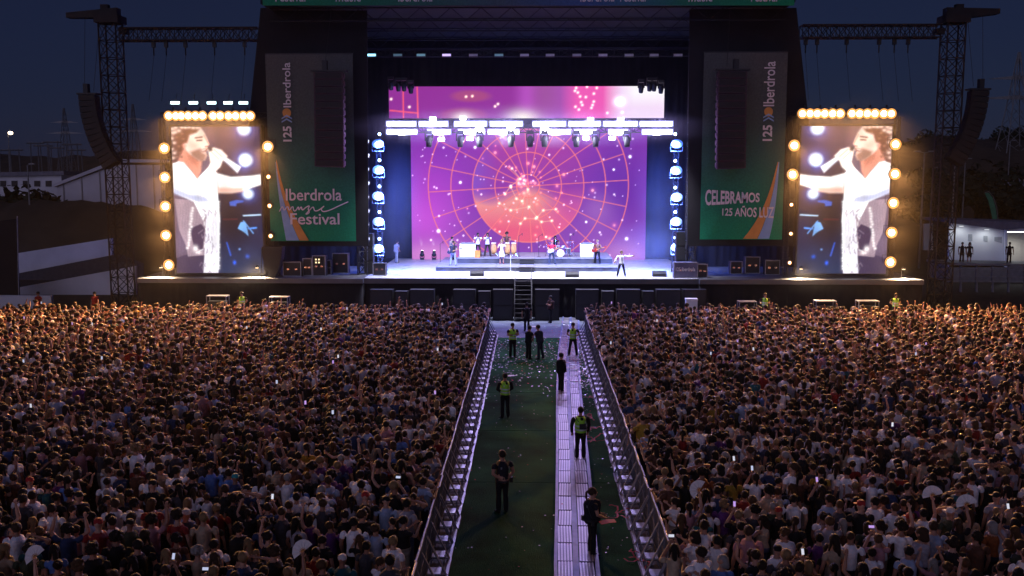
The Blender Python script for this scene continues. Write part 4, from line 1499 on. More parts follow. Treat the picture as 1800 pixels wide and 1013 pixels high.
HAIR_P = np.array([.34, .28, .18, .09, .08, .03])
BOTS = [((.02, .025, .045), 'dark denim'), ((.012, .012, .014), 'black'), ((.09, .12, .2), 'blue denim'), ((.28, .24, .19), 'beige'), ((.45, .45, .47), 'white')]


def set_cols(o, skin=None, top=None, bottom=None, shoe=None, hair=None):
    for k, v in (('skin_col', skin), ('top_col', top), ('bottom_col', bottom), ('shoe_col', shoe), ('hair_col', hair)):
        if v is not None:
            o[k] = [float(v[0]), float(v[1]), float(v[2])]


def person(mesh, loc, rotz, label, hair='short', hair_col=HAIRS[0][0], skin=SKINS[0], top=(.012, .012, .014), bottom=(.012, .012, .014), shoe=(.01, .01, .01), scale=1.0, group=None, head_turn=0.0, hseed=0, broad=1.04):
    o = link('person', mesh, None, loc, (0, 0, rotz))
    o.scale = (scale * broad, scale * broad, scale)
    tag(o, label, 'person', group)
    set_cols(o, skin, top, bottom, shoe)
    h = link('cap' if hair == 'cap' else 'hair', hair_mesh(hair, hseed), o, Vector(mesh['head']), (0, 0, head_turn))
    set_cols(h, hair=hair_col)
    return o


# ---- poses of the audience (all look along +Y, towards the stage)
CROWD_POSES = [
    ('arms down', dict()),
    ('arms down', dict(female=True, L=((-.24, 0, 1.1), (-.22, .1, .88)), Rr=((.24, 0, 1.1), (.22, .1, .88)), bottom='shorts')),
    ('one arm up', dict(Rr=((.3, .1, 1.58), (.26, .16, 1.85)))),
    ('one arm up', dict(female=True, L=((-.28, .12, 1.55), (-.24, .14, 1.82)), sleeve=0)),
    ('both arms up', dict(female=True, L=((-.33, .08, 1.56), (-.24, .12, 1.84)), Rr=((.33, .08, 1.56), (.24, .12, 1.84)), sleeve=.45)),
    ('both arms up', dict(L=((-.36, .1, 1.52), (-.3, .14, 1.8)), Rr=((.36, .1, 1.52), (.3, .14, 1.8)))),
    ('hands held up in front', dict(L=((-.22, .16, 1.24), (-.1, .36, 1.42)), Rr=((.22, .16, 1.24), (.1, .36, 1.42)), female=True)),
    ('hands held up in front', dict(L=((-.25, .16, 1.2), (-.07, .34, 1.3)), Rr=((.25, .16, 1.2), (.07, .34, 1.3)))),
    ('arms crossed', dict(L=((-.27, .08, 1.14), (.05, .2, 1.16)), Rr=((.27, .08, 1.14), (-.05, .2, 1.2)), wide=1.08)),
    ('arm across neighbour', dict(L=((-.42, .0, 1.3), (-.6, .06, 1.4)), female=True, sleeve=0)),
    ('hands behind head', dict(L=((-.34, .0, 1.5), (-.1, -.1, 1.58)), Rr=((.34, .0, 1.5), (.1, -.1, 1.58)))),
    ('arms down', dict(wide=1.14, L=((-.3, .0, 1.1), (-.3, .08, .88)), Rr=((.3, .0, 1.1), (.3, .08, .88)))),
]
CROWD_BODY = [body_mesh(('crowd', i), **kw) for i, (_, kw) in enumerate(CROWD_POSES)]
MALE_HAIR = ['short', 'short', 'short', 'shaved', 'cap', 'curly']
FEM_HAIR = ['long', 'long', 'long', 'bob', 'bun', 'ponytail', 'curly']


def is_f(i):
    return bool(CROWD_POSES[i][1].get('female'))


# ================================================================== AISLE STEWARDS AND CREW
BLK = (.010, .010, .012)
M_HIVIS = mat('hi_vis_yellow', (0.30, 0.62, 0.04), 0.7, var=.12)
M_REFLECT = mat('reflective_band', (.55, .6, .62), .35, .2)


def vest(o, wide=1.0, lean=0.0):
    def sp(z):
        return Vector((0, lean * max(0, (z - .95) / .5), z))
    prof = [(.93, .225, .168), (1.0, .222, .166), (1.1, .22, .16), (1.22, .232, .165), (1.32, .226, .158), (1.395, .19, .13), (1.43, .13, .1)]
    v = MB().tube([sp(z) for z, *_ in prof], [(a * wide, b * wide) for _, a, b in prof], 16, cap=False).build('vest', M_HIVIS, o, True)
    for z0 in (1.0, 1.12):
        MB().tube([sp(z0), sp(z0 + .05)], [(.229 * wide, .172 * wide)] * 2, 16, cap=False).build('reflective_band', M_REFLECT, v)
    MB().box((-.12, lean * .6 - .186, 1.24), (.12, lean * .6 - .174, 1.30)).build('back_print', M_REFLECT, v)
    return v


stand = dict(L=((-.27, .03, 1.12), (-.25, .1, .88)), Rr=((.27, .03, 1.12), (.25, .1, .88)))
behind = dict(L=((-.29, -.06, 1.13), (-.06, -.16, .98)), Rr=((.29, -.06, 1.13), (.05, -.16, .96)))
front = dict(L=((-.28, .03, 1.12), (-.05, .18, .96)), Rr=((.28, .03, 1.12), (.05, .18, .94)))
crossed = dict(L=((-.27, .08, 1.14), (.05, .2, 1.16)), Rr=((.27, .08, 1.14), (-.05, .2, 1.2)))
wide_legs = dict(legL=((-.15, .01, .48), (-.2, 0, .085), (-.25, 1, 0)), legR=((.15, .01, .48), (.2, 0, .085), (.25, 1, 0)))

def kit(o, wide=1.0):
    """Belt, radio and shoulder lead of a guard."""
    b = MB().tube([(0, 0, .905), (0, 0, .955)], [(.222 * wide, .165 * wide)] * 2, 16, cap=False).build('belt', M_BLACKPLASTIC, o)
    MB().box((.19 * wide, -.09, .84), (.25 * wide, -.02, .98)).build('radio', M_BLACKPLASTIC, o)
    MB().tube([(.22 * wide, -.05, .98), (.2 * wide, -.13, 1.15), (.12, -.15, 1.32), (.09, -.06, 1.46)], .008, 5).build('radio_lead', M_CABLE, o)
    MB().box((-.13, -.163 * wide - .006, 1.27), (.13, -.150 * wide - .006, 1.325)).build('back_print', mat('grey_print', (.16, .16, .17), .7), o)


p = on(883, 902)
g1 = person(body_mesh('guard_behind', sleeve=.45, **behind, wide=1.06), p, R(28), 'guard in dark uniform standing alone on the turf, hands clasped behind the back', 'short', HAIRS[1][0], SKINS[1], (.014, .014, .02), BLK, scale=1.04)
kit(g1, 1.06)
p = on(1040, 976)
g2 = person(body_mesh('guard_hold', sleeve=.45, L=((-.27, .05, 1.12), (-.1, .26, 1.02)), Rr=((.27, .05, 1.12), (.12, .28, .98))), p, R(-75), 'nearest guard in dark uniform on the cable track, holding red paper', 'ponytail', HAIRS[2][0], SKINS[0], (.014, .014, .02), BLK, scale=1.0)
kit(g2)
MB().box((-.09, -.245, .9), (-.02, -.15, 1.03)).build('belt_pouch', M_BLACKPLASTIC, g2)
p = on(1020, 808)
o = person(body_mesh('vest_back', sleeve=1, **stand, wide=1.06), p, R(8), 'steward in yellow-green vest and dark bag, back turned, on the cable track', 'short', HAIRS[0][0], SKINS[1], BLK, BLK, scale=1.03)
vest(o, 1.06)
MB().tube([(-.17, -.02, 1.42), (-.1, -.18, 1.3), (.1, -.18, 1.12), (.2, -.1, 1.0)], .02, 5).build('bag_strap', M_BLACKPLASTIC, o)
MB().box((-.08, -.26, 1.06), (.12, -.165, 1.24)).build('bag', M_BLACKPLASTIC, o)
p = on(986, 690)
person(body_mesh('guard_side', sleeve=1, **front), p, R(-60), 'dark dressed guard standing mid-track between the two vested stewards', 'short', HAIRS[0][0], SKINS[0], BLK, BLK, scale=1.0)
p = on(888, 735)
o = person(body_mesh('vest_left', sleeve=1, **front), p, R(20), 'steward in yellow-green vest standing midway on the left turf', 'short', HAIRS[0][0], SKINS[1], BLK, BLK, scale=1.02)
vest(o)
p = on(1007, 627)
o = person(body_mesh('vest_front', sleeve=.45, **behind, **wide_legs), p, R(170), 'steward in yellow-green vest on the far track, facing the camera with legs apart', 'short', HAIRS[1][0], SKINS[0], BLK, BLK, scale=1.02)
vest(o)
p = on(901, 629)
o = person(body_mesh('vest_cross', sleeve=.45, **crossed), p, R(200), 'steward in yellow-green vest at the far left barrier', 'short', HAIRS[0][0], SKINS[1], BLK, BLK, scale=1.04)
vest(o)
p = on(929, 632)
person(body_mesh('crew_a', sleeve=.45, **front, lean=.05), p, R(-50), 'crew member in black, left one of the talking pair before the stage', 'short', HAIRS[0][0], SKINS[0], BLK, BLK, scale=1.0)
p = on(949, 632)
person(body_mesh('crew_b', sleeve=.45, L=((-.27, .15, 1.2), (-.15, .36, 1.25)), Rr=((.27, .03, 1.12), (.2, .14, .9)), lean=.08, legR=((.16, .0, .48), (.24, -.06, .085), (.2, 1, 0))), p, R(60), 'crew member in black leaning in, right one of the talking pair', 'short', HAIRS[1][0], SKINS[0], (.03, .03, .045), (.02, .025, .04), scale=1.02)
p = on(926, 583)
person(body_mesh('crew_c', sleeve=.45, **stand), p, R(15), 'crew member in black walking towards the centre stage stairs', 'short', HAIRS[0][0], SKINS[1], BLK, BLK, scale=1.0)
p = on(968, 568)
person(body_mesh('crew_d', sleeve=.45, **crossed), p, R(100), 'crew member in dark clothes beside the subwoofers right of the stairs', 'short', HAIRS[0][0], SKINS[0], (.05, .02, .02), BLK, scale=1.0)
# white papers and the red streamer in hands or dropped
M_PAPER = mat('white_paper', (.7, .7, .72), .8, var=.05)
M_RED = mat('red_paper', (.42, .02, .02), .7, var=.2)
for px, py, z, nm, lab, m in ((935, 575, 1.55, 'paper_sheet', 'white sheet held by the talking pair before the stage', M_PAPER), (897, 661, .012, 'paper_sheet', 'white sheet lying on the turf behind the left steward', M_PAPER), (1068, 918, 1.05, 'red_flyer', 'red paper in the hand of the nearest guard', M_RED)):
    q = on(px, py, z)
    o = MB()
    o.add([(-.2, -.1, 0), (.0, -.11, .02), (.2, -.08, 0), (.22, .1, .015), (0, .11, .03), (-.2, .09, .01)] + [(-.2, -.1, -.006), (.0, -.11, .014), (.2, -.08, -.006), (.22, .1, .009), (0, .11, .024), (-.2, .09, .004)],
          [(0, 1, 4, 5), (1, 2, 3, 4), (11, 10, 7, 6), (10, 9, 8, 7), (0, 6, 7, 1), (1, 7, 8, 2), (2, 8, 9, 3), (3, 9, 10, 4), (4, 10, 11, 5), (5, 11, 6, 0)])
    o = o.build(nm, m)
    o.location, o.rotation_euler = q, (0, 0, R(20))
    tag(o, lab, 'paper')
# stewards at the foot of the stage, half hidden by the crowd
for px, py, lab in ((425, 541, 'steward in yellow vest at the pit in front of the left screen'), (1345, 552, 'steward in yellow vest at the pit below the right banner'), (1575, 553, 'steward in yellow vest at the pit below the right screen')):
    q = at(px, 520, 59.5)
    o = person(body_mesh('vest_front', sleeve=.45), (q.x, 59.5, .35), R(180), lab, 'short', HAIRS[1][0], SKINS[0], BLK, BLK, scale=1.0)
    vest(o)
    MB().box((-.4, -.3, -.35), (.4, .3, -.006)).build('standing_box', M_BLACKPLASTIC, o)
for px, py, c, lab in ((67, 519, (.30, .03, .025), 'person in red top standing above the low white wall'), (166, 512, (.35, .03, .025), 'person in red shirt beside the left skirt behind the crowd')):
    q = at(px, py, 62.0)
    person(CROWD_BODY[0], (q.x, 62.0, .006), R(160), lab, 'short', HAIRS[0][0], SKINS[1], c, BLK)

# ================================================================== STAGE PROPS
M_RISER = mat('grey_riser_skirt', (0.060, 0.060, 0.072), 0.85, var=.3, scale=1.2, bump=.4, bscale=4)
M_RISERTOP = mat('riser_deck', (0.22, 0.22, 0.26), 0.5, var=.2)
Z1, Z2 = 2.87, 3.26


def riser(label, px0, px1, Yf, Yb, z0, z1):
    a, b = at(px0, 470, Yf).x, at(px1, 470, Yf).x
    o = thing('stage_riser', label, 'riser', ((a + b) / 2, Yf, z0))
    w = (b - a) / 2
    n = 40
    vs_, fs = [], []
    for k in range(n + 1):
        x = -w + 2 * w * k / n
        yy = .03 * math.sin(k * 1.9) - .03
        vs_ += [(x, yy, .005), (x, yy * .3, z1 - z0 - .06), (x, .05, z1 - z0 - .06), (x, .05, .005)]
    for k in range(n):
        i = 4 * k
        fs += [(i, i + 4, i + 5, i + 1), (i + 2, i + 6, i + 7, i + 3)]
    MB().add(vs_, fs).build('front_skirt', M_RISER, o)
    body = MB()
    body.box((-w, .06, .004), (w, Yb - Yf, z1 - z0 - .06))
    body.build('frame', M_RISER, o)
    m = 6
    for k in range(m):
        MB().box((-w + 2 * w * k / m + .008, -.05, z1 - z0 - .06), (-w + 2 * w * (k + 1) / m - .008, Yb - Yf, z1 - z0)).build('deck_panel', M_RISERTOP, o)
    return o


riser('low front riser running across the middle of the stage', 766, 1086, 67.6, 75.2, ZS + .004, Z1)
riser('upper riser carrying the percussion and the white desks', 804, 1076, 70.0, 75.1, Z1 + .004, Z2)
x0, x1 = at(913, 470, 67.6).x, at(939, 470, 67.6).x
st = thing('riser_steps', 'small dark steps in the middle of the stage risers', 'steps', ((x0 + x1) / 2, 67.0, ZS + .004))
w = (x1 - x0) / 2
for k in range(2):
    MB().box((-w, .0 + k * .26, k * .15), (w, .56, .15 + k * .15)).build('step', M_BLACKPLASTIC, st)
for k in range(2):
    MB().box((-w, 2.3 + k * .28, Z1 - ZS + k * .17), (w, 2.93, Z1 - ZS + .17 + k * .17)).build('step', M_BLACKPLASTIC, st)

# white desks
M_DESK = mat('white_desk', (.82, .82, .84), .45, var=.04)
for lab, pa, pb in (('left, beside the brass players', 808, 836), ('right, beside the guitarist', 1020, 1043)):
    Y = 71.2
    a, b = at(pa, 450, Y).x, at(pb, 450, Y).x
    zt = at(pa, 429, Y).z
    o = thing('white_desk', 'bright white keyboard desk on the upper riser, ' + lab, 'desk', ((a + b) / 2, Y, Z2))
    w = (b - a) / 2
    MB().box((-w, 0, 0), (w, .06, zt - Z2 - .04)).build('front_panel', M_DESK, o)
    for s in (-1, 1):
        MB().box((s * (w - .03) - .03, .06, 0), (s * (w - .03) + .03, .6, zt - Z2 - .04)).build('side_panel', M_DESK, o)
    MB().box((-w - .03, -.03, zt - Z2 - .04), (w + .03, .65, zt - Z2)).build('top', M_DESK, o)
    k = thing('keyboard', 'dark keyboard on the white desk ' + lab, 'keyboard', ((a + b) / 2, Y + .3, zt + .002))
    MB().box((-w * .85, -.16, 0), (w * .85, .16, .07)).build('case', M_BLACKPLASTIC, k)
    MB().box((-w * .8, -.0, .07), (w * .8, .13, .078)).build('keys', M_WHITE, k)

M_WOOD = mat('honey_wood', (.52, .26, .08), .4, var=.2, scale=6)
M_SKINHEAD = mat('drum_skin', (.75, .72, .66), .6, var=.06)
M_CHROME = mat('chrome', (.75, .75, .78), .18, 1.0, var=.05)
M_ORANGEBOX = mat('orange_box_wood', (.62, .24, .05), .5, var=.2)
M_BRASS = mat('brass', (.75, .5, .18), .25, 1.0, var=.1)


def stage_at(px, py, z):
    return on(px, py, z)


for i, px in enumerate((868, 892, 903)):
    q = stage_at(px, 451, Z2)
    o = thing('conga_drum', 'pale wooden conga drum, %s from the left on the riser' % nth(i), 'drum', q, 0, 'congas on the riser')
    MB().lathe([(.15, .18), (.2, .4), (.215, .6), (.18, .9), (.165, .98)], n=16).build('shell', M_WOOD, o, True)
    MB().lathe([(.17, .96), (.185, .97), (.185, 1.0), (.16, 1.01)], n=16).build('head', M_SKINHEAD, o)
    MB().tube([(.19 * math.cos(a), .19 * math.sin(a), .9) for a in [2 * math.pi * k / 12 for k in range(13)]], .012, 5).build('rim', M_CHROME, o)
    s = MB()
    for k in range(3):
        a = 2 * math.pi * k / 3
        s.bar((.1 * math.cos(a), .1 * math.sin(a), .3), (.3 * math.cos(a), .3 * math.sin(a), 0), .015)
    s.build('stand', M_CHROME, o)
q = stage_at(839, 453, Z2)
o = thing('cajon_box', 'orange wooden box drum beside the left white desk', 'drum', q)
MB().box((-.2, -.18, .004), (.2, .18, .52)).build('body', M_ORANGEBOX, o)
MB().box((-.19, -.19, .02), (.19, -.181, .5)).build('front_plate', M_ORANGEBOX, o)


def mic_stand(px, py, z, h, label, m=None, boom=True, base=True):
    q = stage_at(px, py, z)
    o = thing('microphone_stand', label, 'microphone', q)
    MB().bar((0, 0, .03), (0, 0, h), .018, 6).build('pole', m or M_BLACKPLASTIC, o)
    MB().lathe([(.15, .004), (.15, .025), (.03, .04)], n=12).build('base', m or M_BLACKPLASTIC, o)
    if boom:
        MB().bar((0, 0, h), (.25, -.35, h + .18), .014, 5).build('boom', m or M_BLACKPLASTIC, o)
    mc = MB().lathe([(.015, -.14), (.02, -.02), (.03, .0), (.03, .03), (.015, .05)], (.25 if boom else 0, -.35 if boom else 0, h + (.18 if boom else .1)), n=8)
    mc.build('microphone', m or M_BLACKPLASTIC, o)
    return o


mic_stand(897.5, 478, ZS, 1.0, 'white straight microphone stand at the front centre of the stage', M_WHITE, False)
for px, py, z, lab in ((912, 451, Z2, 'black boom microphone stand right of the congas'), (947, 452, Z2, 'black boom microphone stand left of the drum kit'), (1002, 451, Z2, 'black boom microphone stand right of the drum kit'), (774, 464, ZS, 'black microphone stand left of the bass player'), (1080, 455, ZS, 'black microphone stand behind the singer')):
    mic_stand(px, py, z, 1.5, lab)

# drum kit
q = stage_at(985, 452, Z2)
o = thing('drum_kit', 'drum kit with cymbals on the upper riser before the star chart', 'drums', q)


def drum(name, c, r, h, axis='Z', m=None):
    MB().lathe([(r, -h / 2), (r, h / 2)], c, axis, 16).build(name, m or M_CHROME, o)
    MB().lathe([(r * .96, -h / 2 - .006), (r * .96, h / 2 + .006)], c, axis, 16).build('drum_head', M_SKINHEAD, o)


drum('bass_drum', (0, 0, .3), .29, .42, 'Y', M_CHROME)
drum('tom_drum', (-.2, -.05, .72), .16, .2)
drum('tom_drum', (.2, -.05, .72), .16, .2)
drum('floor_tom', (.55, .2, .42), .22, .4)
drum('snare_drum', (-.5, .25, .6), .18, .14)
for (x, y, z, r) in ((-.75, .1, 1.15, .25), (.72, .1, 1.2, .26), (-.35, -.1, 1.3, .22), (.98, .35, 1.0, .24), (-1.0, .35, .92, .2)):
    MB().lathe([(.02, .02), (r * .35, .015), (r, -.01), (r, -.014)], (x, y, z), n=18).build('cymbal', M_BRASS, o)
    s = MB().bar((x, y, z), (x, y, .25), .014)
    for k in range(3):
        a = 2 * math.pi * k / 3
        s.bar((x, y, .3), (x + .22 * math.cos(a), y + .22 * math.sin(a), .01), .012)
    s.build('cymbal_stand', M_CHROME, o)


# ---- musicians
def guitar(owner, label, m, rot=0.0):
    """A guitar hung in front of a player's belly (player looks along its own +Y)."""
    o = thing('guitar', label, 'guitar', owner.matrix_basis @ Vector((.02, .235, 1.02)))
    o.rotation_euler = (0, 0, owner.rotation_euler.z)
    ob = [(.30 * math.cos(a) * .8 + .1, 0, .15 * math.sin(a) * (1 - .28 * math.exp(-(math.cos(a) / .3) ** 2))) for a in [2 * math.pi * k / 20 for k in range(20)]]
    bd = MB().prism([(x, -.025, z) for x, _, z in ob], (0, .055, 0)).build('body', m, o)
    nk = MB().box((-.72, .02, -.022), (-.08, .045, .022)).build('neck', M_WOOD, o)
    hd = MB().box((-.88, .015, -.035), (-.72, .04, .04)).build('headstock', m, o)
    for c in (bd, nk, hd):
        c.rotation_euler = (0, R(18), 0)
    return o


gtr = dict(L=((-.30, .08, 1.12), (-.42, .32, 1.2)), Rr=((.30, .02, 1.12), (.14, .27, 1.06)))
WHT = (.72, .72, .72)
q = stage_at(797, 467, Z1)
a_ = person(body_mesh('player_a', sleeve=.45, **gtr, **wide_legs), q, R(160), 'bass player in dark top and pale jeans at the left end of the riser', 'long', HAIRS[1][0], SKINS[0], (.03, .03, .04), (.35, .38, .46))
guitar(a_, 'dark bass guitar held by the player at the left end of the riser', M_BLACKPLASTIC)
q = stage_at(795, 457, Z1)
person(body_mesh('player_k', sleeve=.45, L=((-.22, .16, 1.24), (-.1, .36, 1.22)), Rr=((.22, .16, 1.24), (.1, .36, 1.22))), q, R(-120), 'musician in tan shirt behind the bass player', 'short', HAIRS[1][0], SKINS[0], (.42, .28, .17), BLK)
horn = dict(L=((-.26, .16, 1.2), (-.06, .3, 1.42)), Rr=((.26, .16, 1.2), (.06, .28, 1.38)))
for px, lab in ((840, 'left'), (857, 'right')):
    q = stage_at(px, 451, Z2)
    a_ = person(body_mesh('player_h', sleeve=.45, **horn, **wide_legs), q, R(185), '%s one of two brass players in white shirts behind the box drum' % lab, 'short', HAIRS[0][0], SKINS[1], WHT, (.03, .024, .02))
    t_ = thing('trumpet', 'brass trumpet raised by the %s brass player' % lab, 'trumpet', a_.matrix_basis @ Vector((0, .12, 1.535)))
    t_.rotation_euler = (0, 0, R(185))
    MB().lathe([(.012, 0), (.012, .38), (.03, .46), (.075, .52)], axis='Y', n=10).build('bell_tube', M_BRASS, t_)
    v_ = MB()
    for k in range(3):
        v_.bar((0, .2 + k * .04, -.1), (0, .2 + k * .04, .04), .012)
    v_.tube([(0, .12, 0), (0, .08, -.05), (0, .12, -.09), (0, .34, -.09), (0, .38, -.05), (0, .34, 0)], .008, 5)
    v_.build('valves', M_BRASS, t_)
q = stage_at(891, 449, Z2)
person(body_mesh('player_p', sleeve=.45, L=((-.27, .14, 1.16), (-.18, .34, 1.08)), Rr=((.27, .14, 1.16), (.18, .34, 1.08))), q, R(180), 'percussionist in dark vest standing behind the congas', 'curly', HAIRS[0][0], SKINS[3], (.10, .05, .04), BLK)
q = stage_at(882, 464, Z1)
person(body_mesh('player_w', female=True, sleeve=.45, bottom='skirt', L=((-.28, .1, 1.14), (-.2, .3, 1.2)), Rr=((.28, .1, 1.14), (.2, .3, 1.2))), q, R(180), 'singer in white top and skirt with red shoes before the congas', 'long', HAIRS[4][0], SKINS[0], WHT, (.68, .66, .7), (.4, .02, .02))
q = stage_at(970, 465, Z1)
a_ = person(body_mesh('player_r', sleeve=.45, **gtr, **wide_legs), q, R(190), 'guitarist in red shirt before the drum kit', 'cap', (.5, .1, .12), SKINS[0], (.5, .03, .07), (.05, .06, .1))
guitar(a_, 'white guitar held by the player in the red shirt', M_WHITE)
q = stage_at(1050, 464, Z1)
a_ = person(body_mesh('player_g', sleeve=1, **gtr, **wide_legs), q, R(150), 'guitarist in brown jacket at the right end of the riser', 'short', HAIRS[4][0], SKINS[0], (.20, .09, .06), BLK)
guitar(a_, 'red guitar held by the player at the right end of the riser', mat('red_lacquer', (.35, .03, .02), .25))
q = stage_at(976, 447, Z2)
seat_z = -.3
drm = body_mesh('drummer', sleeve=.45, hips=(0, 0, -.36), L=((-.28, .12, 1.14), (-.25, .36, 1.12)), Rr=((.28, .12, 1.14), (.25, .36, 1.16)), legL=((-.2, .38, .5), (-.24, .4, .085), (-.2, 1, 0)), legR=((.2, .38, .5), (.24, .4, .085), (.2, 1, 0)))
person(drm, (q.x, q.y + .3, q.z), R(180), 'drummer in black seated behind the drum kit', 'long', HAIRS[0][0], SKINS[1], BLK, BLK)
o = thing('drum_stool', 'round stool under the drummer', 'stool', (q.x, q.y + .34, q.z))
MB().lathe([(.16, .38), (.17, .4), (.17, .44), (.15, .45)], n=14).build('seat', M_BLACKPLASTIC, o)
s = MB().bar((0, 0, .38), (0, 0, .15), .025)
for k in range(3):
    s.bar((0, 0, .2), (.22 * math.cos(k * 2.1), .22 * math.sin(k * 2.1), .0), .014)
s.build('legs', M_CHROME, o)
q = stage_at(1092, 487, ZS)
person(body_mesh('lead_singer', sleeve=1, jacket=True, L=((-.44, .08, 1.36), (-.68, .16, 1.40)), Rr=((.34, .03, 1.2), (.44, .12, 1.02)), legL=((-.17, .02, .48), (-.25, .02, .085), (-.3, 1, 0)), legR=((.17, .02, .48), (.25, -.04, .085), (.3, 1, 0)), female=False), q, R(183), 'lead singer in white jacket with one arm stretched out at the stage front', 'short', HAIRS[3][0], SKINS[0], (.78, .77, .76), (.02, .02, .024), (.6, .6, .6))
q = stage_at(1166, 452, ZS)
person(body_mesh('crossed_t', sleeve=.45, **crossed), (q.x, q.y, ZS), R(190), 'technician in black with folded arms at the right back of the stage', 'short', HAIRS[0][0], SKINS[0], BLK, BLK, scale=1.05)
q = stage_at(697, 463, ZS)
person(body_mesh('crew_a', sleeve=.45), q, R(-60), 'technician in blue light at the left back of the stage', 'short', HAIRS[1][0], SKINS[0], (.3, .3, .34), (.3, .3, .3))

# monitor wedges
for i, (px, py) in enumerate(((838, 486), (1006, 488), (1160, 487))):
    q = stage_at(px, py, ZS)
    o = thing('monitor_wedge', 'black monitor wedge, %s from the left on the stage front' % nth(i), 'loudspeaker', q, 0, 'monitor wedges on the stage front')
    w = .45
    MB().prism([(-w, 0, .004), (-w, .55, .004), (-w, .45, .36), (-w, .12, .36), (-w, 0, .2)], (2 * w, 0, 0)).build('cabinet', M_SPEAKER, o)
    MB().add([(-w + .04, .47, .33), (w - .04, .47, .33), (w - .04, .56, .03), (-w + .04, .56, .03)], [(0, 1, 2, 3)]).build('grille', M_BLACKPLASTIC, o)


# flight cases
M_CASE = mat('black_case_laminate', (.02, .02, .024), .5, var=.2)


def case(px0, px1, py0, py1, Y, label, z=None, depth=.7, name='flight_case', lab2='case', front=None, m=None):
    a, b = at(px0, py1, Y), at(px1, py1, Y)
    z = a.z if z is None else z
    h = at(px0, py0, Y).z - z
    o = thing(name, label, lab2, ((a.x + b.x) / 2, Y, z))
    w = (b.x - a.x) / 2
    MB().box((-w, 0, .0), (w, depth, h)).build('body', m or M_CASE, o)
    e = MB()
    t_ = .025
    for zz in (0, h):
        e.box((-w - t_, -t_, zz - t_ if zz else .002), (w + t_, t_ * .4, zz + t_ if zz else .05))
    for xx in (-w, w):
        e.box((xx - t_, -t_ * .8, .05), (xx + t_, t_ * .3, h - t_))
    e.box((-w, 0, h + .002), (w, .04, h + t_))
    e.build('metal_edge', M_STEEL, o)
    for s in (-1, 1):
        MB().box((s * w * .45 - .08, -.02, h * .45), (s * w * .45 + .08, -.002, h * .45 + .1)).build('handle', M_CHROME, o)
    return o


case(498, 529, 461, 481, 64.0, 'wide flight case on the deck left of the stage stairs side', ZS)
case(533, 548, 455, 481, 64.4, 'narrow flight case between two larger ones on the left deck', ZS)
case(550, 572, 450, 481, 64.2, 'flight case with lit amplifier panel on the left deck', ZS)
case(656, 678, 463, 483, 64.6, 'open flight case in blue light at the left stage edge', ZS)
case(1226, 1243, 465, 489, 63.6, 'dark open-fronted case at the right end of the stage front', ZS)
c = case(1185, 1226, 462, 489, 63.4, 'blue-grey lettered desk at the right end of the stage front', ZS, name='lettered_desk', lab2='desk', m=mat('blue_grey_panel', (.13, .13, .22), .5))
p0, p1 = at(1188, 470, 63.37), at(1222, 477, 63.37)
tm = link('lettering', text_mesh('lettering', '125 Iberdrola', p0.x, p1.x, p1.z, p0.z, 63.36, M_LETTER, bold=.03), c)
tm.matrix_parent_inverse = Matrix.Translation(-c.location)
case(1284, 1304, 460, 482, 66.0, 'equipment case under the right green banner', ZS)
case(1310, 1335, 452, 482, 66.4, 'tall equipment rack under the right green banner', ZS)
case(1345, 1370, 458, 482, 65.6, 'equipment case nearest the right screen under the banner', ZS)
case(585, 612, 446, 482, 66.0, 'black equipment rack beside the left stage tower', ZS)
case(575, 582, 458, 481, 65.0, 'slim equipment case beside the lit amplifier case', ZS)
# amp panel lights
for k, (px, py) in enumerate(((556, 456), (561, 456), (556, 462), (561, 462))):
    pass
sp_ = thing('amplifier_panel', 'small lit amplifier panel on the left deck', 'amplifier', at(558, 459, 64.1))
MB().box((-.25, 0, -.25), (.25, .08, .25)).build('body', M_BLACKPLASTIC, sp_)
for sx in (-1, 1):
    for sz in (-1, 1):
        MB().box((sx * .1 - .05, -.01, sz * .1 - .05), (sx * .1 + .05, 0, sz * .1 + .05)).build('indicator', glow_mat('amber_glow', (1, .75, .4), 1.6), sp_)
# black speaker stack left stage & curved front fill
for (px0, px1, py0, lab) in ((640, 656, 411, 'tall black side-fill speaker stack at the left stage edge'), (1188, 1208, 408, 'tall black side-fill speaker stack at the right stage edge')):
    Y = 65.6
    a, b = at(px0, 480, Y).x, at(px1, 480, Y).x
    zt = at(px0, py0, Y).z
    o = thing('speaker_stack', lab, 'loudspeaker', ((a + b) / 2, Y, ZS))
    w, H_ = (b - a) / 2, zt - ZS
    for k in range(3):
        c = MB().box((-w, 0, H_ * k / 3 + .01), (w, .8, H_ * (k + 1) / 3 - .01)).build('cabinet', M_SPEAKER, o)
        MB().box((-w + .05, -.015, H_ * k / 3 + .06), (w - .05, 0, H_ * (k + 1) / 3 - .06)).build('grille', M_BLACKPLASTIC, c)
Y = 63.2
o = thing('front_fill_speaker', 'black speaker with curved lower edge at the corner of the left screen deck', 'loudspeaker', (0, 0, 0))
MB().prism([at(px, py, Y) for px, py in ((460, 434), (496, 434), (494, 455), (488, 478), (482, 489), (472, 487), (465, 470), (461, 450))], (0, .8, 0)).build('cabinet', M_SPEAKER, o)
MB().bar(at(460, 436, Y - .05), at(460, 489, Y - .05), .03).build('stand_pole', M_BLACKPLASTIC, o)

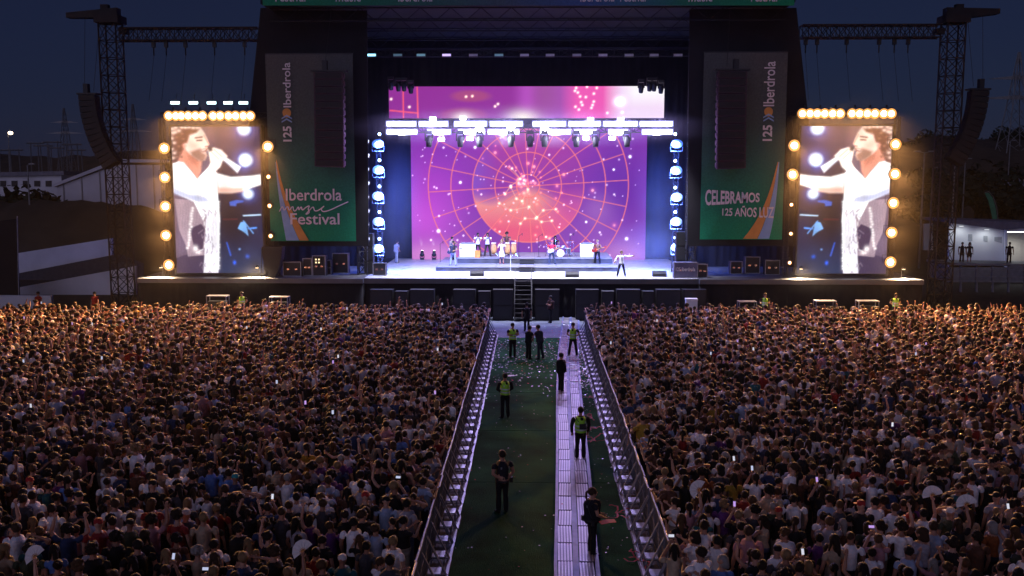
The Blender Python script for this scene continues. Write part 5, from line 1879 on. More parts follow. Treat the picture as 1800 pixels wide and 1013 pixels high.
# subwoofers below the stage edge, each with a pale top edge
subs = [(650, 690), (694, 716), (720, 763), (796, 836), (840, 862), (866, 902), (940, 984), (1012, 1053), (1058, 1080), (1084, 1126), (1130, 1150), (1154, 1197), (1201, 1242)]
for i, (xa, xb) in enumerate(subs):
    Y = 61.7
    a, b = at(xa, 520, Y), at(xb, 520, Y)
    small = (xb - xa) < 30
    zt = at(xa, 511 if not small else 514, Y).z
    o = thing('subwoofer', 'black subwoofer, %s from the left along the foot of the stage' % nth(i), 'loudspeaker', ((a.x + b.x) / 2, Y, .007), 0, 'subwoofers along the foot of the stage')
    w = (b.x - a.x) / 2 - .02
    n = 2
    for k in range(n):
        c = MB().box((-w, 0, zt * k / n + .003), (w, 1.0, zt * (k + 1) / n - .004)).build('cabinet', M_SPEAKER, o)
        MB().box((-w + .06, -.02, zt * k / n + .06), (w - .06, 0, zt * (k + 1) / n - .06)).build('grille', M_BLACKPLASTIC, c)
    MB().box((-w, -.03, zt - .002), (w, .5, zt + .05)).build('top_edge', M_DARKMETAL, o)
# stairs up to the stage front
x0, x1 = at(905, 520, 61.5).x, at(934, 520, 61.5).x
o = thing('stage_stairs', 'steep dark steel stairs in the middle of the stage front', 'stairs', ((x0 + x1) / 2, 61.2, .007))
w = (x1 - x0) / 2
for k in range(9):
    MB().box((-w, k * .19, .24 + k * .27 - .04), (w, k * .19 + .24, .24 + k * .27)).build('step', M_DARKMETAL, o)
for s in (-1, 1):
    MB().prism([(s * w, -.05, 0), (s * w, .15, 0), (s * w, 1.78, 2.42), (s * w, 1.58, 2.5)], (s * .05, 0, 0)).build('stringer', M_DARKMETAL, o)
    MB().tube([(s * w, 0, .2), (s * w, 0, 1.1), (s * w, 1.6, 3.3)], .022, 5).build('handrail', M_DARKMETAL, o)
# white equipment cases / platforms with frames in the pit
for px0, px1, py0, lab in ((363, 397, 522, 'framed work platform in the pit before the left screen'), (473, 505, 524, 'framed work platform in the pit below the left banner'), (1300, 1330, 532, 'framed work platform in the pit below the right banner'), (1435, 1470, 531, 'framed work platform in the pit before the right screen, left one'), (1510, 1545, 531, 'framed work platform in the pit before the right screen, right one')):
    Y = 60.3
    a, b = at(px0, py0, Y), at(px1, py0, Y)
    o = thing('work_platform', lab, 'platform', ((a.x + b.x) / 2, Y, .007))
    w, h = (b.x - a.x) / 2, a.z
    for sx in (-1, 1):
        for yy in (0, .6):
            MB().bar((sx * w, yy, 0), (sx * w, yy, h), .03).build('post', M_RAIL, o)
    MB().box((-w - .03, -.03, h), (w + .03, .65, h + .05)).build('top', M_RAIL, o)
    MB().box((-w + .05, .02, .2), (w - .05, .6, h - .3)).build('shelf_box', M_CASE, o)
q = at(1216, 545, 60.5)
o = thing('cool_box', 'pale blue-white box in the pit right of centre', 'box', (q.x, 60.5, .007))
MB().box((-.35, 0, 0), (.35, .5, at(1216, 526, 60.5).z - .1)).build('body', M_WHITE, o)
MB().box((-.37, -.02, at(1216, 526, 60.5).z - .1), (.37, .52, at(1216, 526, 60.5).z)).build('lid', M_WHITE, o)

# ================================================================== BARRIERS ALONG THE AISLE
M_MESHPANEL = mat('barrier_bars', (.09, .10, .13), .5, .3, var=.25, scale=4, bump=.4, bscale=50)


def barrier_meshes(s):
    """s = +1: aisle lies on +X of the barrier."""
    w = .985
    out = {}
    p_ = MB()
    for q in range(13):
        yq = .06 + q * (w - .12) / 12
        p_.box((-.008, yq - .009, .1), (.008, yq + .009, 1.14))
    p_.box((-.012, .02, .08), (.012, w - .02, .13))
    p_.box((-.012, .02, .6), (.012, w - .02, .64))
    out['panel'] = p_.mesh('panel', M_MESHPANEL)
    out['top_rail'] = MB().tube([(0, 0, 1.17), (0, w, 1.17)], .03, 8).mesh('top_rail', M_RAIL)
    out['post'] = MB().bar((0, 0, 0), (0, 0, 1.16), .022, 6).mesh('post', M_RAIL)
    out['brace'] = MB().bar((s * .02, 0, .98), (s * .47, 0, .05), .02, 6).mesh('brace', M_RAIL)
    out['base_plate'] = MB().box((min(0, s * .52), .02, .016), (max(0, s * .52), w - .02, .034)).mesh('base_plate', mat('dark_base_plate', (.06, .06, .065), .6, .4))
    st_ = MB()
    st_.box((min(s * .1, s * .40), .3, .33), (max(s * .1, s * .40), .68, .365))
    out['step'] = st_.mesh('step', M_ALU)
    sl = MB()
    for yy in (.32, .66):
        sl.bar((s * .38, yy, .33), (s * .38, yy, .034), .012, 5)
        sl.bar((s * .12, yy, .33), (s * .05, yy, .034), .012, 5)
    out['step_leg'] = sl.mesh('step_leg', M_RAIL)
    return out


for side, x, s in (('left', BL, 1), ('right', BR, -1)):
    bm_ = barrier_meshes(s)
    for k in range(42):
        yy = 14.0 + k
        o = thing('barrier_section', 'steel barrier section with step, %s from the camera along the %s barrier' % (nth(k), side), 'barrier', (x + RNG.normal(0, .012), yy, .0), RNG.normal(0, .008), 'barriers along the %s side of the aisle' % side)
        for nm in ('panel', 'top_rail', 'base_plate', 'step', 'step_leg'):
            link(nm, bm_[nm], o)
        for dy in (.02, .96):
            link('post', bm_['post'], o, (0, dy, .0))
            link('brace', bm_['brace'], o, (0, dy, 0))
# front pit barrier, left and right of the aisle
fb = {}
fb['panel'] = MB().box((.03, -.012, .1), (.985 * 2 - .03, .012, 1.1)).mesh('panel', M_MESHPANEL)
fb['top_rail'] = MB().tube([(0, 0, 1.15), (1.97, 0, 1.15)], .03, 6).mesh('top_rail', M_ALU)
fb['brace'] = MB().bar((0, .02, 1.0), (0, .5, .02), .02, 5).mesh('brace', M_RAIL)
for side, sg, xs in (('left', -1, BL), ('right', 1, BR)):
    for k in range(13):
        x = xs + sg * 2 * k - (2 if sg < 0 else 0)
        o = thing('pit_barrier', 'pit barrier section before the stage, %s outward from the aisle on the %s' % (nth(k), side), 'barrier', (x, 57.6, .006), 0, 'pit barriers before the stage')
        link('panel', fb['panel'], o)
        link('top_rail', fb['top_rail'], o)
        link('brace', fb['brace'], o, (.1, 0, 0))
        link('brace', fb['brace'], o, (1.85, 0, 0))

# ================================================================== THE AUDIENCE
PX_SPECIAL = [  # head pixel, top colour name, hair style, hair colour index
    (40, 866, 'white', 'short', 0), (91, 894, 'white', 'short', 1), (52, 848, 'white', 'cap_red', 0), (173, 930, 'red', 'cap_red', 0), (188, 836, 'white', 'short', 1), (324, 890, 'light blue', 'short', 1), (8, 963, 'beige', 'long', 4), (95, 966, 'blue', 'long', 0), (290, 962, 'black', 'long', 4), (267, 889, 'red', 'bob', 3), (363, 854, 'white', 'short', 3), (376, 950, 'white', 'short', 0), (435, 946, 'beige', 'long', 4), (413, 836, 'navy', 'cap_teal', 0), (508, 881, 'black', 'short', 2), (521, 870, 'white', 'short', 0), (565, 866, 'white', 'short', 5), (454, 896, 'brown', 'short', 1), (633, 836, 'white', 'short', 1), (635, 853, 'grey', 'short', 0), (704, 856, 'white', 'short', 0), (715, 888, 'grey', 'short', 0), (660, 923, 'light blue', 'short', 2), (691, 952, 'white', 'short', 4), (644, 952, 'dark grey', 'short', 0), (669, 978, 'white', 'short', 2), (601, 976, 'teal', 'cap_white', 0), (508, 968, 'white', 'long', 3), (427, 990, 'navy', 'short', 4), (580, 913, 'purple', 'short', 2),
    (1458, 877, 'light blue', 'short', 1), (1573, 889, 'white', 'short', 3), (1534, 840, 'white', 'short', 0), (1489, 829, 'white', 'short', 0), (1458, 918, 'grey', 'short', 3), (1533, 957, 'white', 'short', 0), (1598, 963, 'light blue', 'short', 0), (1620, 947, 'grey', 'bob', 2), (1453, 996, 'white', 'short', 4), (1675, 960, 'black', 'curly', 1), (1773, 953, 'white', 'bob', 3), (1753, 893, 'beige', 'bob', 4), (1680, 918, 'white', 'long', 0), (1600, 910, 'black', 'cap_red', 0), (1709, 840, 'white', 'short', 0), (1154, 810, 'light blue', 'shaved', 0), (1290, 837, 'mustard', 'long', 1), (1310, 862, 'red', 'short', 1), (1368, 860, 'light blue', 'short', 2), (1396, 872, 'white', 'short', 0), (1245, 890, 'white', 'short', 1), (1322, 882, 'beige', 'short', 3), (1184, 884, 'grey', 'short', 5), (1205, 970, 'beige', 'bun', 4), (1269, 982, 'blue', 'bob', 5), (1366, 964, 'white', 'cap_black', 0), (1380, 934, 'white', 'curly', 3), (1391, 848, 'black', 'long', 3),
    (154, 725, 'navy', 'short', 0), (235, 782, 'blue', 'shaved', 2), (402, 828, 'blue', 'short', 1)]
CAPC = {'cap_red': (.4, .03, .03), 'cap_teal': (.03, .35, .38), 'cap_white': (.7, .7, .72), 'cap_black': (.012, .012, .014)}
TOPD = {n: c for c, n in TOPS}

FANS = [(1640, 872, R(-15), 'upper left one of two pale open fans in the right crowd'), (1700, 888, R(-15), 'lower right one of two pale open fans in the right crowd'), (62, 980, R(-40), 'pale open fan at the bottom left corner of the crowd'), (533, 970, R(-40), 'pink-white open fan at the bottom of the left crowd'), (1230, 862, R(-60), 'tilted pale fan near the right barrier')]
PHONES = [(479, 873, 0), (700, 839, 1), (1200, 826, 1), (1290, 806, 0), (1322, 823, 0), (1291, 886, 0), (1180, 942, 1), (361, 1000, 1), (1532, 926, 1), (1772, 890, 0), (305, 978, 0), (1436, 843, 0), (1411, 970, 0)]
HOLDERS = []
for (px, py, rot, lab) in FANS:
    q = on(px, py, 1.93)
    HOLDERS.append((Vector((q.x - .27, q.y - .19, 0)), 'fan', q, rot, lab))
for (px, py, wd) in PHONES:
    q = on(px, py, 1.69)
    HOLDERS.append((Vector((q.x, q.y - .44, 0)), 'phone', q, wd, (px, py)))
cand = []                                # every spectator: x, y, row, side
row = 0
yy = 15.6
while yy < 57.2:
    half = (yy + 6) * .545 + 4.5
    for side, x0, sg in (('left', BL - .27, -1), ('right', BR + .27, 1)):
        x = x0 + sg * RNG.uniform(0, .06)
        k = 0
        while abs(x) < half:
            jx, jy = RNG.uniform(-.16, .16), RNG.uniform(-.27, .27)
            if k == 0:
                jx = abs(jx) * sg
            # a few thin spots near the outer edges and the very back on the far left
            fld = math.sin(x * .9 + yy * .37) * math.sin(yy * .8 - x * .31) + .6 * math.sin(x * 2.3 - yy * 1.7)
            drop = .03 + max(0, fld - .55) * .35 + (.25 if (side == 'left' and x < -24 and yy > 54) else 0)
            if RNG.uniform() > drop:
                cand.append([x + jx, yy + jy, row, side, k == 0])
            x += sg * RNG.uniform(.50, .72)
            k += 1
    yy += .60
    row += 1
vis = []
for c in cand:
    u, v = project((c[0], c[1], 1.62))
    u2, v2 = project((c[0], c[1], 1.45))
    c += [u, v, -10 < u < 1810 and v < 1008]
near = sorted([i for i, c in enumerate(cand) if c[7]], key=lambda i: cand[i][1])[:282]
near_set = set(near)
# draw the known spectators onto the nearest free place
special = {}
for (px, py, tc, hs, hc) in PX_SPECIAL:
    best = min((i for i in near if i not in special), key=lambda i: (cand[i][5] - px) ** 2 + (cand[i][6] - py) ** 2)
    if (cand[best][5] - px) ** 2 + (cand[best][6] - py) ** 2 < 45 ** 2:
        q = on(px, py, 1.62)
        special[best] = (tc, hs, hc)
        cand[best][0], cand[best][1] = q.x, q.y
# nobody stands inside anybody else
arr = np.array([[c[0], c[1]] for c in cand])
keep = np.ones(len(cand), bool)
fixed = np.zeros(len(cand), bool)
for i in special:
    fixed[i] = True
for i in special:
    d = np.hypot(arr[:, 0] - arr[i, 0], arr[:, 1] - arr[i, 1])
    for j in np.nonzero((d < .36) & ~fixed)[0]:
        keep[j] = False
        near_set.discard(int(j))
for h in HOLDERS:
    d = np.hypot(arr[:, 0] - h[0].x, arr[:, 1] - h[0].y)
    for j in np.nonzero(d < .44)[0]:
        keep[j] = False
        near_set.discard(int(j))
arr[:, 0] = np.where((arr[:, 0] < 0), np.minimum(arr[:, 0], BL - .25), np.maximum(arr[:, 0], BR + .25))

near_ok = [i for i in near if i in near_set]
rows_seen = sorted({cand[i][2] for i in near_ok})
rank = {}
for r_i, r0 in enumerate(rows_seen):
    for side in ('left', 'right'):
        ms = sorted([i for i in near_ok if cand[i][2] == r0 and cand[i][3] == side], key=lambda i: abs(arr[i, 0]))
        for k, i in enumerate(ms):
            rank[i] = (r_i, k)
HAIR_WORD = {'short': 'short {c} hair', 'shaved': 'cropped {c} hair', 'cap': 'cap', 'long': 'long {c} hair', 'bob': 'chin-length {c} hair', 'bun': '{c} bun', 'ponytail': '{c} ponytail', 'curly': 'curly {c} hair'}
POSE_P = np.array([.28, .27, .025, .03, .012, .012, .085, .085, .05, .02, .015, .12])
POSE_P = POSE_P / POSE_P.sum()
CAPNAME = {'cap_red': 'red', 'cap_teal': 'teal', 'cap_white': 'white', 'cap_black': 'black'}
PEOPLE_AT = {}
for i in near_ok:
    x, y = arr[i]
    pose = int(RNG.choice(len(CROWD_POSES), p=POSE_P))
    if cand[i][4] and RNG.uniform() < .75:
        pose = int(RNG.choice([6, 7]))
    tci = int(RNG.choice(len(TOPS), p=TOP_P))
    top, tname = TOPS[tci]
    hci = int(RNG.choice(len(HAIRS), p=HAIR_P))
    fem = is_f(pose)
    hs = str(RNG.choice(FEM_HAIR if fem else MALE_HAIR))
    hcol, hname = HAIRS[hci]
    if i in special:
        tname, hs, hci = special[i]
        top = TOPD[tname]
        hcol, hname = HAIRS[hci]
        pose = 1 if hs in ('long', 'bob', 'bun') else int(RNG.choice([0, 0, 11, 7]))
        if hs.startswith('cap_'):
            hcol, hname, hs = CAPC[hs], CAPNAME[hs], 'cap'
    elif hs == 'cap':
        ck = str(RNG.choice(['cap_red', 'cap_white', 'cap_black', 'cap_black']))
        hcol, hname = CAPC[ck], CAPNAME[ck]
    r_i, k = rank[i]
    hw = ('%s cap' % hname) if hs == 'cap' else HAIR_WORD[hs].format(c=hname)
    lab = 'spectator, %s top, %s, %s from %s barrier, %s row from bottom' % (tname, hw, nth(k), cand[i][3], nth(r_i))
    sc_ = float(RNG.normal(.99 if not fem else .94, .05))
    a = math.atan2(-(2.0 * np.sign(x) * .3 - x) * 0 + x * .35, 60 - y) + RNG.normal(0, .22) + (RNG.normal(0, 1.0) if RNG.uniform() < .08 else 0)
    if cand[i][4]:
        a += .6 * np.sign(x)
    bott = BOTS[int(RNG.choice(len(BOTS), p=[.4, .25, .2, .1, .05]))][0]
    o = person(CROWD_BODY[pose], (x, y, .0), a, lab, hs, hcol, SKINS[int(RNG.integers(0, 4))], tuple(np.array(top) * RNG.uniform(.85, 1.1)), bott, (.2, .2, .2), sc_, 'audience nearest the camera', RNG.normal(0, .35), int(RNG.integers(0, 3)), RNG.uniform(1.03, 1.14))
    PEOPLE_AT[i] = (o, pose)

# ---- the rest of the audience: one mass, made of instanced figures
src_col = bpy.data.collections.new('audience_sources')
variants = []
for pi in range(len(CROWD_POSES)):
    for hs in (('long', 'bob', 'bun', 'ponytail') if is_f(pi) else ('short', 'short', 'curly', 'shaved')):
        b, h = CROWD_BODY[pi], hair_mesh(hs, 0)
        bm = bmesh.new()
        bm.from_mesh(b)
        nb = len(bm.faces)
        hm = h.copy()
        hm.transform(Matrix.Translation(Vector(b['head'])) @ Matrix.Rotation(RNG.normal(0, .3), 4, 'Z'))
        bm.from_mesh(hm)
        bm.faces.ensure_lookup_table()
        for f in bm.faces[nb:]:
            f.material_index = HR
        me = bpy.data.meshes.new('audience_figure')
        bm.to_mesh(me)
        bm.free()
        bpy.data.meshes.remove(hm)
        for m in BODY_MATS + [P_HAIR]:
            me.materials.append(m)
        vo = bpy.data.objects.new('audience_figure_%02d' % len(variants), me)
        src_col.objects.link(vo)
        variants.append(pi)
vp = np.array([POSE_P[pi] / 4 for pi in variants])
# nearer the stage more arms are up
vp_far = np.array([(POSE_P[pi] * (2.6 if CROWD_POSES[pi][0] in ('one arm up', 'both arms up', 'hands held up in front') else 1)) for pi in variants])
vp, vp_far = vp / vp.sum(), vp_far / vp_far.sum()
far = [i for i in range(len(cand)) if keep[i] and i not in near_set and project((arr[i, 0], arr[i, 1], 1.7))[0] > -520 and project((arr[i, 0], arr[i, 1], 1.7))[0] < 2320]
n = len(far)
pm = bpy.data.meshes.new('audience')
pm.from_pydata([(arr[i, 0], arr[i, 1], 0.0) for i in far], [], [])


def pattr(name, typ, vals):
    a = pm.attributes.new(name, typ, 'POINT')
    if typ in ('FLOAT', 'INT'):
        a.data.foreach_set('value', np.asarray(vals, np.float32 if typ == 'FLOAT' else np.int32))
    elif typ == 'FLOAT_COLOR':
        v4 = np.concatenate([np.asarray(vals), np.ones((n, 1))], 1)
        a.data.foreach_set('color', v4.astype(np.float32).ravel())
    else:
        a.data.foreach_set('vector', np.asarray(vals, np.float32).ravel())


fy = arr[far][:, 1]
vi = np.where(RNG.uniform(size=n) < np.clip((fy - 44) / 14, 0, 1), RNG.choice(len(variants), n, p=vp_far), RNG.choice(len(variants), n, p=vp))
edge = np.array([cand[i][4] for i in far])
vi = np.where(edge & (RNG.uniform(size=n) < .7), RNG.choice([24, 25, 26, 27, 28, 29, 30, 31], n), vi)
pattr('variant', 'INT', vi)
pattr('turn', 'FLOAT_VECTOR', np.stack([np.zeros(n), np.zeros(n), np.arctan2(arr[far][:, 0] * .35, np.maximum(8, 62 - fy)) + RNG.normal(0, .25, n) + np.where(RNG.uniform(size=n) < .08, RNG.normal(0, 1.1, n), 0) + np.array([.6 * np.sign(arr[i, 0]) if cand[i][4] else 0 for i in far])], 1))
_sz = RNG.normal(.965, .055, n)
pattr('size', 'FLOAT_VECTOR', np.stack([_sz * 1.1, _sz * 1.1, _sz], 1))
tc = np.array([c for c, _ in TOPS])[RNG.choice(len(TOPS), n, p=TOP_P)] * RNG.uniform(.8, 1.1, (n, 1))
pattr('top_col', 'FLOAT_COLOR', tc)
pattr('bottom_col', 'FLOAT_COLOR', np.array([c for c, _ in BOTS])[RNG.choice(len(BOTS), n, p=[.4, .25, .2, .1, .05])])
pattr('skin_col', 'FLOAT_COLOR', np.array(SKINS)[RNG.integers(0, 4, n)])
pattr('hair_col', 'FLOAT_COLOR', np.array([c for c, _ in HAIRS])[RNG.choice(len(HAIRS), n, p=HAIR_P)])
pattr('shoe_col', 'FLOAT_COLOR', np.full((n, 3), .1))
aud = link('audience', pm)
aud['kind'] = 'stuff'
aud['label'] = 'dense audience filling both sides of the aisle up to the stage'
aud['category'] = 'crowd'
ng = bpy.data.node_groups.new('audience_instances', 'GeometryNodeTree')
ng.interface.new_socket('Geometry', in_out='INPUT', socket_type='NodeSocketGeometry')
ng.interface.new_socket('Geometry', in_out='OUTPUT', socket_type='NodeSocketGeometry')
gi, go = ng.nodes.new('NodeGroupInput'), ng.nodes.new('NodeGroupOutput')
m2p = ng.nodes.new('GeometryNodeMeshToPoints')
iop = ng.nodes.new('GeometryNodeInstanceOnPoints')
ci = ng.nodes.new('GeometryNodeCollectionInfo')
ci.inputs['Collection'].default_value = src_col
ci.inputs['Separate Children'].default_value = True
ci.inputs['Reset Children'].default_value = True


def named(nm, t):
    a = ng.nodes.new('GeometryNodeInputNamedAttribute')
    a.data_type = t
    a.inputs['Name'].default_value = nm
    return a.outputs['Attribute']


ng.links.new(gi.outputs[0], m2p.inputs['Mesh'])
ng.links.new(m2p.outputs[0], iop.inputs['Points'])
ng.links.new(ci.outputs[0], iop.inputs['Instance'])
iop.inputs['Pick Instance'].default_value = True
ng.links.new(named('variant', 'INT'), iop.inputs['Instance Index'])
e2r = ng.nodes.new('FunctionNodeEulerToRotation')
ng.links.new(named('turn', 'FLOAT_VECTOR'), e2r.inputs[0])
ng.links.new(e2r.outputs[0], iop.inputs['Rotation'])
ng.links.new(named('size', 'FLOAT_VECTOR'), iop.inputs['Scale'])
ng.links.new(iop.outputs[0], go.inputs[0])
md = aud.modifiers.new('instances', 'NODES')
md.node_group = ng

# ---- fans and phones held up in the crowd
M_FAN = mat('pale_paper_fan', (.66, .62, .60), .8, var=.08)


def hand_fan(q, rot, label):
    o = thing('hand_fan', label, 'fan', q)
    n_, r1, r0 = 13, .24, .05
    vs_, fs = [], []
    for k in range(n_ + 1):
        a = math.pi * k / n_
        yy = .008 * (-1) ** k
        for rr in (r0, r1):
            vs_ += [(rr * math.cos(a), yy, rr * math.sin(a)), (rr * math.cos(a), yy + .004, rr * math.sin(a))]
    for k in range(n_):
        i = 4 * k
        fs += [(i, i + 4, i + 6, i + 2), (i + 1, i + 3, i + 7, i + 5), (i + 2, i + 6, i + 7, i + 3)]
    a1 = MB().add(vs_, fs).build('leaf', M_FAN, o)
    a2 = MB()
    for k in range(0, n_ + 1, 2):
        a = math.pi * k / n_
        a2.bar((0, -.01, 0), (r0 * 1.6 * math.cos(a), -.01, r0 * 1.6 * math.sin(a)), .006, 4)
    a2 = a2.build('ribs', M_WOOD, o)
    for c in (a1, a2):
        c.rotation_euler = (R(-20), rot, 0)
    return o


PHONE_POSE = body_mesh('phone_pose', L=((-.26, .16, 1.28), (-.05, .36, 1.56)), Rr=((.26, .16, 1.28), (.05, .36, 1.56)), sleeve=.45)
hand_at = CROWD_BODY[2]['handR']
for k, (loc, what, q, opt, lab) in enumerate(HOLDERS):
    top, tname = TOPS[[0, 1, 7, 3, 8, 4, 11, 1, 10][k % 9]]
    hc, hn = HAIRS[[0, 2, 1, 4, 0, 1, 3][k % 7]]
    hs = ['short', 'long', 'bob', 'short', 'ponytail'][k % 5]
    hw = HAIR_WORD[hs].format(c=hn)
    if what == 'fan':
        person(CROWD_BODY[2], loc, 0, 'spectator, %s top, %s, holding up %s' % (tname, hw, ['the upper left pale fan', 'the lower right pale fan', 'the bottom left fan', 'the pink-white fan', 'the tilted fan'][k]), hs, hc, SKINS[k % 4], top, BOTS[k % 3][0], (.1, .1, .1), .97, 'audience nearest the camera', 0, 0, 1.06)
        hand_fan(q, opt, lab)
    else:
        sd = 'left' if lab[0] < 900 else 'right'
        order = sorted(p_[0] for p_ in PHONES if (p_[0] < 900) == (sd == 'left')).index(lab[0])
        person(PHONE_POSE, loc, 0, 'spectator, %s top, %s, filming with %s phone from left, %s crowd' % (tname, hw, nth(order), sd), hs, hc, SKINS[k % 4], top, BOTS[k % 3][0], (.1, .1, .1), .97, 'audience nearest the camera', 0, 0, 1.06)
        o = thing('phone', '%s glowing phone, %s from the left in the near %s crowd' % ('sideways' if opt else 'upright', nth(order), sd), 'phone', q, R(RNG.uniform(-8, 8)), 'phones held up in the near crowd')
        w, h = (.066, .031) if opt else (.031, .066)
        b1 = MB().box((-w, 0, -h), (w, .009, h)).build('case', M_BLACKPLASTIC, o)
        b2 = MB().box((-w * .92, -.0015, -h * .93), (w * .92, 0, h * .93)).build('display', glow_mat('phone_glow_%d' % (k % 3), [(.6, .66, .9), (.6, .35, .9), (.8, .82, .95)][k % 3], .75), o)
        b1.rotation_euler = b2.rotation_euler = (R(-25), 0, 0)
# far phones
fp = []
while len(fp) < 30:
    i = far[int(RNG.integers(0, n))]
    u, v = project((arr[i, 0], arr[i, 1], 1.78))
    if arr[i, 1] > 28 and 5 < u < 1795:
        fp.append((u, i))
for side in ('left', 'right'):
    ms = sorted(q for q in fp if (arr[q[1], 0] < 0) == (side == 'left'))
    for k, (u, i) in enumerate(ms):
        o = thing('phone', 'tiny glowing phone, %s from the left edge among those far back in the %s crowd' % (nth(k), side), 'phone', (arr[i, 0] + .1, arr[i, 1] - .05, 1.78), RNG.uniform(-.3, .3), 'tiny phones far back in the crowd')
        MB().box((-.038, 0, -.07), (.038, .009, .07)).build('case', M_BLACKPLASTIC, o)
        MB().box((-.034, -.002, -.065), (.034, 0, .065)).build('display', glow_mat('phone_glow_%d' % (k % 3), (.8, .8, 1), .8), o)

# ---- confetti and streamers on the aisle
cf = MB()
for k in range(2150):
    y = 51 + RNG.normal(0, 5.5) if k < 2000 else RNG.uniform(20, 44)
    x = RNG.uniform(XL, XR) if RNG.uniform() < .55 else RNG.normal(2.25, .3)
    if not (XL < x < XR) or y < 19 or y > 60.5:
        continue
    a, s = RNG.uniform(0, 6.28), RNG.uniform(.016, .034) * (1 if y < 42 else 1.7)
    z = .022 + RNG.uniform(0, .01)
    if abs(x - np.interp(y, [c[1] for c in CTR], [c[0] for c in CTR])) < .58:
        z += .075
    dx, dy = math.cos(a) * s, math.sin(a) * s
    cf.add([(x - dx, y - dy, z), (x + dy, y - dx, z + RNG.uniform(0, .02)), (x + dx, y + dy, z + .006), (x - dy, y + dx, z)], [(0, 1, 2, 3)], int(RNG.choice(4, p=[.55, .2, .15, .1])))
cfo = cf.build('confetti', [mat('silver_confetti', (.7, .72, .75), .25, .5), M_WHITE, M_RED, mat('green_confetti', (.2, .5, .15), .5)])
cfo['kind'] = 'stuff'
cfo['label'] = 'scattered shiny paper confetti on the aisle'
cfo['category'] = 'confetti'
for k, (px, py, s) in enumerate(((1052, 700, 1.0), (1048, 755, 1.1), (1045, 775, .8), (1040, 735, .7), (1038, 620, .6), (1085, 905, .9), (1130, 985, .8), (1092, 770, .8))):
    q = on(px, py)
    st_ = MB()
    for j in range(5):
        pts = [Vector((0, 0, .03))]
        a = RNG.uniform(0, 6.28)
        for _ in range(8):
            a += RNG.normal(0, .7)
            pts.append(pts[-1] + Vector((math.cos(a) * .09 * s, math.sin(a) * .12 * s, RNG.uniform(-.015, .03))))
            pts[-1].z = max(.02, pts[-1].z)
        st_.tube(pts, [(.022, .004)] * len(pts), 4)
    o = st_.build('paper_streamer', M_RED)
    o.location = q
    tag(o, 'red paper streamer heap, %s on the right strip of the aisle' % nth(k), 'streamer', 'red streamers by the right barrier')

# ================================================================== SURROUNDINGS
M_TENT = mat('pale_tent_fabric', (.55, .54, .57), .7, var=.12, scale=.5)
M_WHITEWALL = mat('whitewashed_wall', (.62, .62, .64), .8, var=.18, scale=.4, bump=.2, bscale=4)
M_EARTH = mat('bare_earth_bank', (.060, .045, .030), .95, var=.4, scale=.25, bump=.6, bscale=1.5)
M_WOODS = mat('dark_tree_foliage', (.020, .026, .014), .9, var=.5, scale=.6)
M_CABIN = mat('white_cabin_panel', (.74, .75, .76), .6, var=.08, scale=.5)
M_ROOF = mat('grey_metal_roof', (.14, .14, .17), .5, .3)
M_GALV = mat('grey_pole_metal', (.22, .22, .22), .5, .4)


def slab(poly, Y, depth, name, m, parent=None):
    return MB().prism([at(px, py, Y) for px, py in poly], (0, depth, 0)).build(name, m, parent)


# left: marquee
o = thing('marquee', 'large pale marquee tent standing behind the far left tower', 'tent', (0, 0, 0))
Y = 113
pl = [(100, 326), (207, 285), (312, 280), (312, 452), (100, 452)]
slab([(100, 328), (206, 290), (290, 290), (290, 452), (100, 452)], Y, .3, 'front_wall', M_TENT, o)
a, b, c2 = at(94, 329, Y - .4), at(206, 286, Y - .4), at(296, 286, Y - .4)
MB().prism([a, b, c2, c2 + Vector((0, 0, .35)), b + Vector((0, 0, .4)), a + Vector((0, 0, .35))], (0, 22, 0)).build('roof', M_TENT, o)
for px in (118, 150, 182, 214, 246, 276):
    p0, p1 = at(px, 450, Y - .05), at(px, 326 - max(0, min(1, (px - 100) / 106)) * 36, Y - .05)
    MB().box((p0.x - .06, Y - .1, 0), (p0.x + .06, Y - .02, p1.z)).build('frame_post', M_GALV, o)
# long low white hall further left
o = thing('low_hall', 'low white hall with dark windows at the far left', 'building', (0, 0, 0))
slab([(-60, 309), (108, 306), (108, 345), (-60, 345)], 120, 12, 'wall', M_WHITEWALL, o)
slab([(-64, 304), (112, 301), (112, 308), (-64, 311)], 119.6, 13, 'roof', M_ROOF, o)
for k in range(7):
    px = -40 + k * 20
    slab([(px, 318), (px + 10, 318), (px + 10, 328), (px, 328)], 119.9, .08, 'window', M_BLACKPLASTIC, o)


# earth banks and hills
def bank(name, pts, Y, depth, m, kind='structure', rough=.6, n=60):
    """Ridge whose skyline follows pixel points at depth Y, falling to the ground in front and behind."""
    xs = np.linspace(pts[0][0], pts[-1][0], n)
    ys = np.interp(xs, [p[0] for p in pts], [p[1] for p in pts])
    vs_, fs = [], []
    prof = [(-1.0, 0), (-.7, .45), (-.4, .8), (0, 1.0), (.5, .8), (1, 0)]
    for i in range(n):
        q = at(xs[i], ys[i], Y)
        for (d, hh) in prof:
            vs_.append((q.x, Y + d * depth, max(-.05, (q.z) * hh) + (RNG.normal(0, rough) * hh if 0 < hh else -.05)))
    k = len(prof)
    for i in range(n - 1):
        for j in range(k - 1):
            fs.append((i * k + j, (i + 1) * k + j, (i + 1) * k + j + 1, i * k + j + 1))
    return struct(MB().add(vs_, fs).build(name, m, smooth=True), kind)


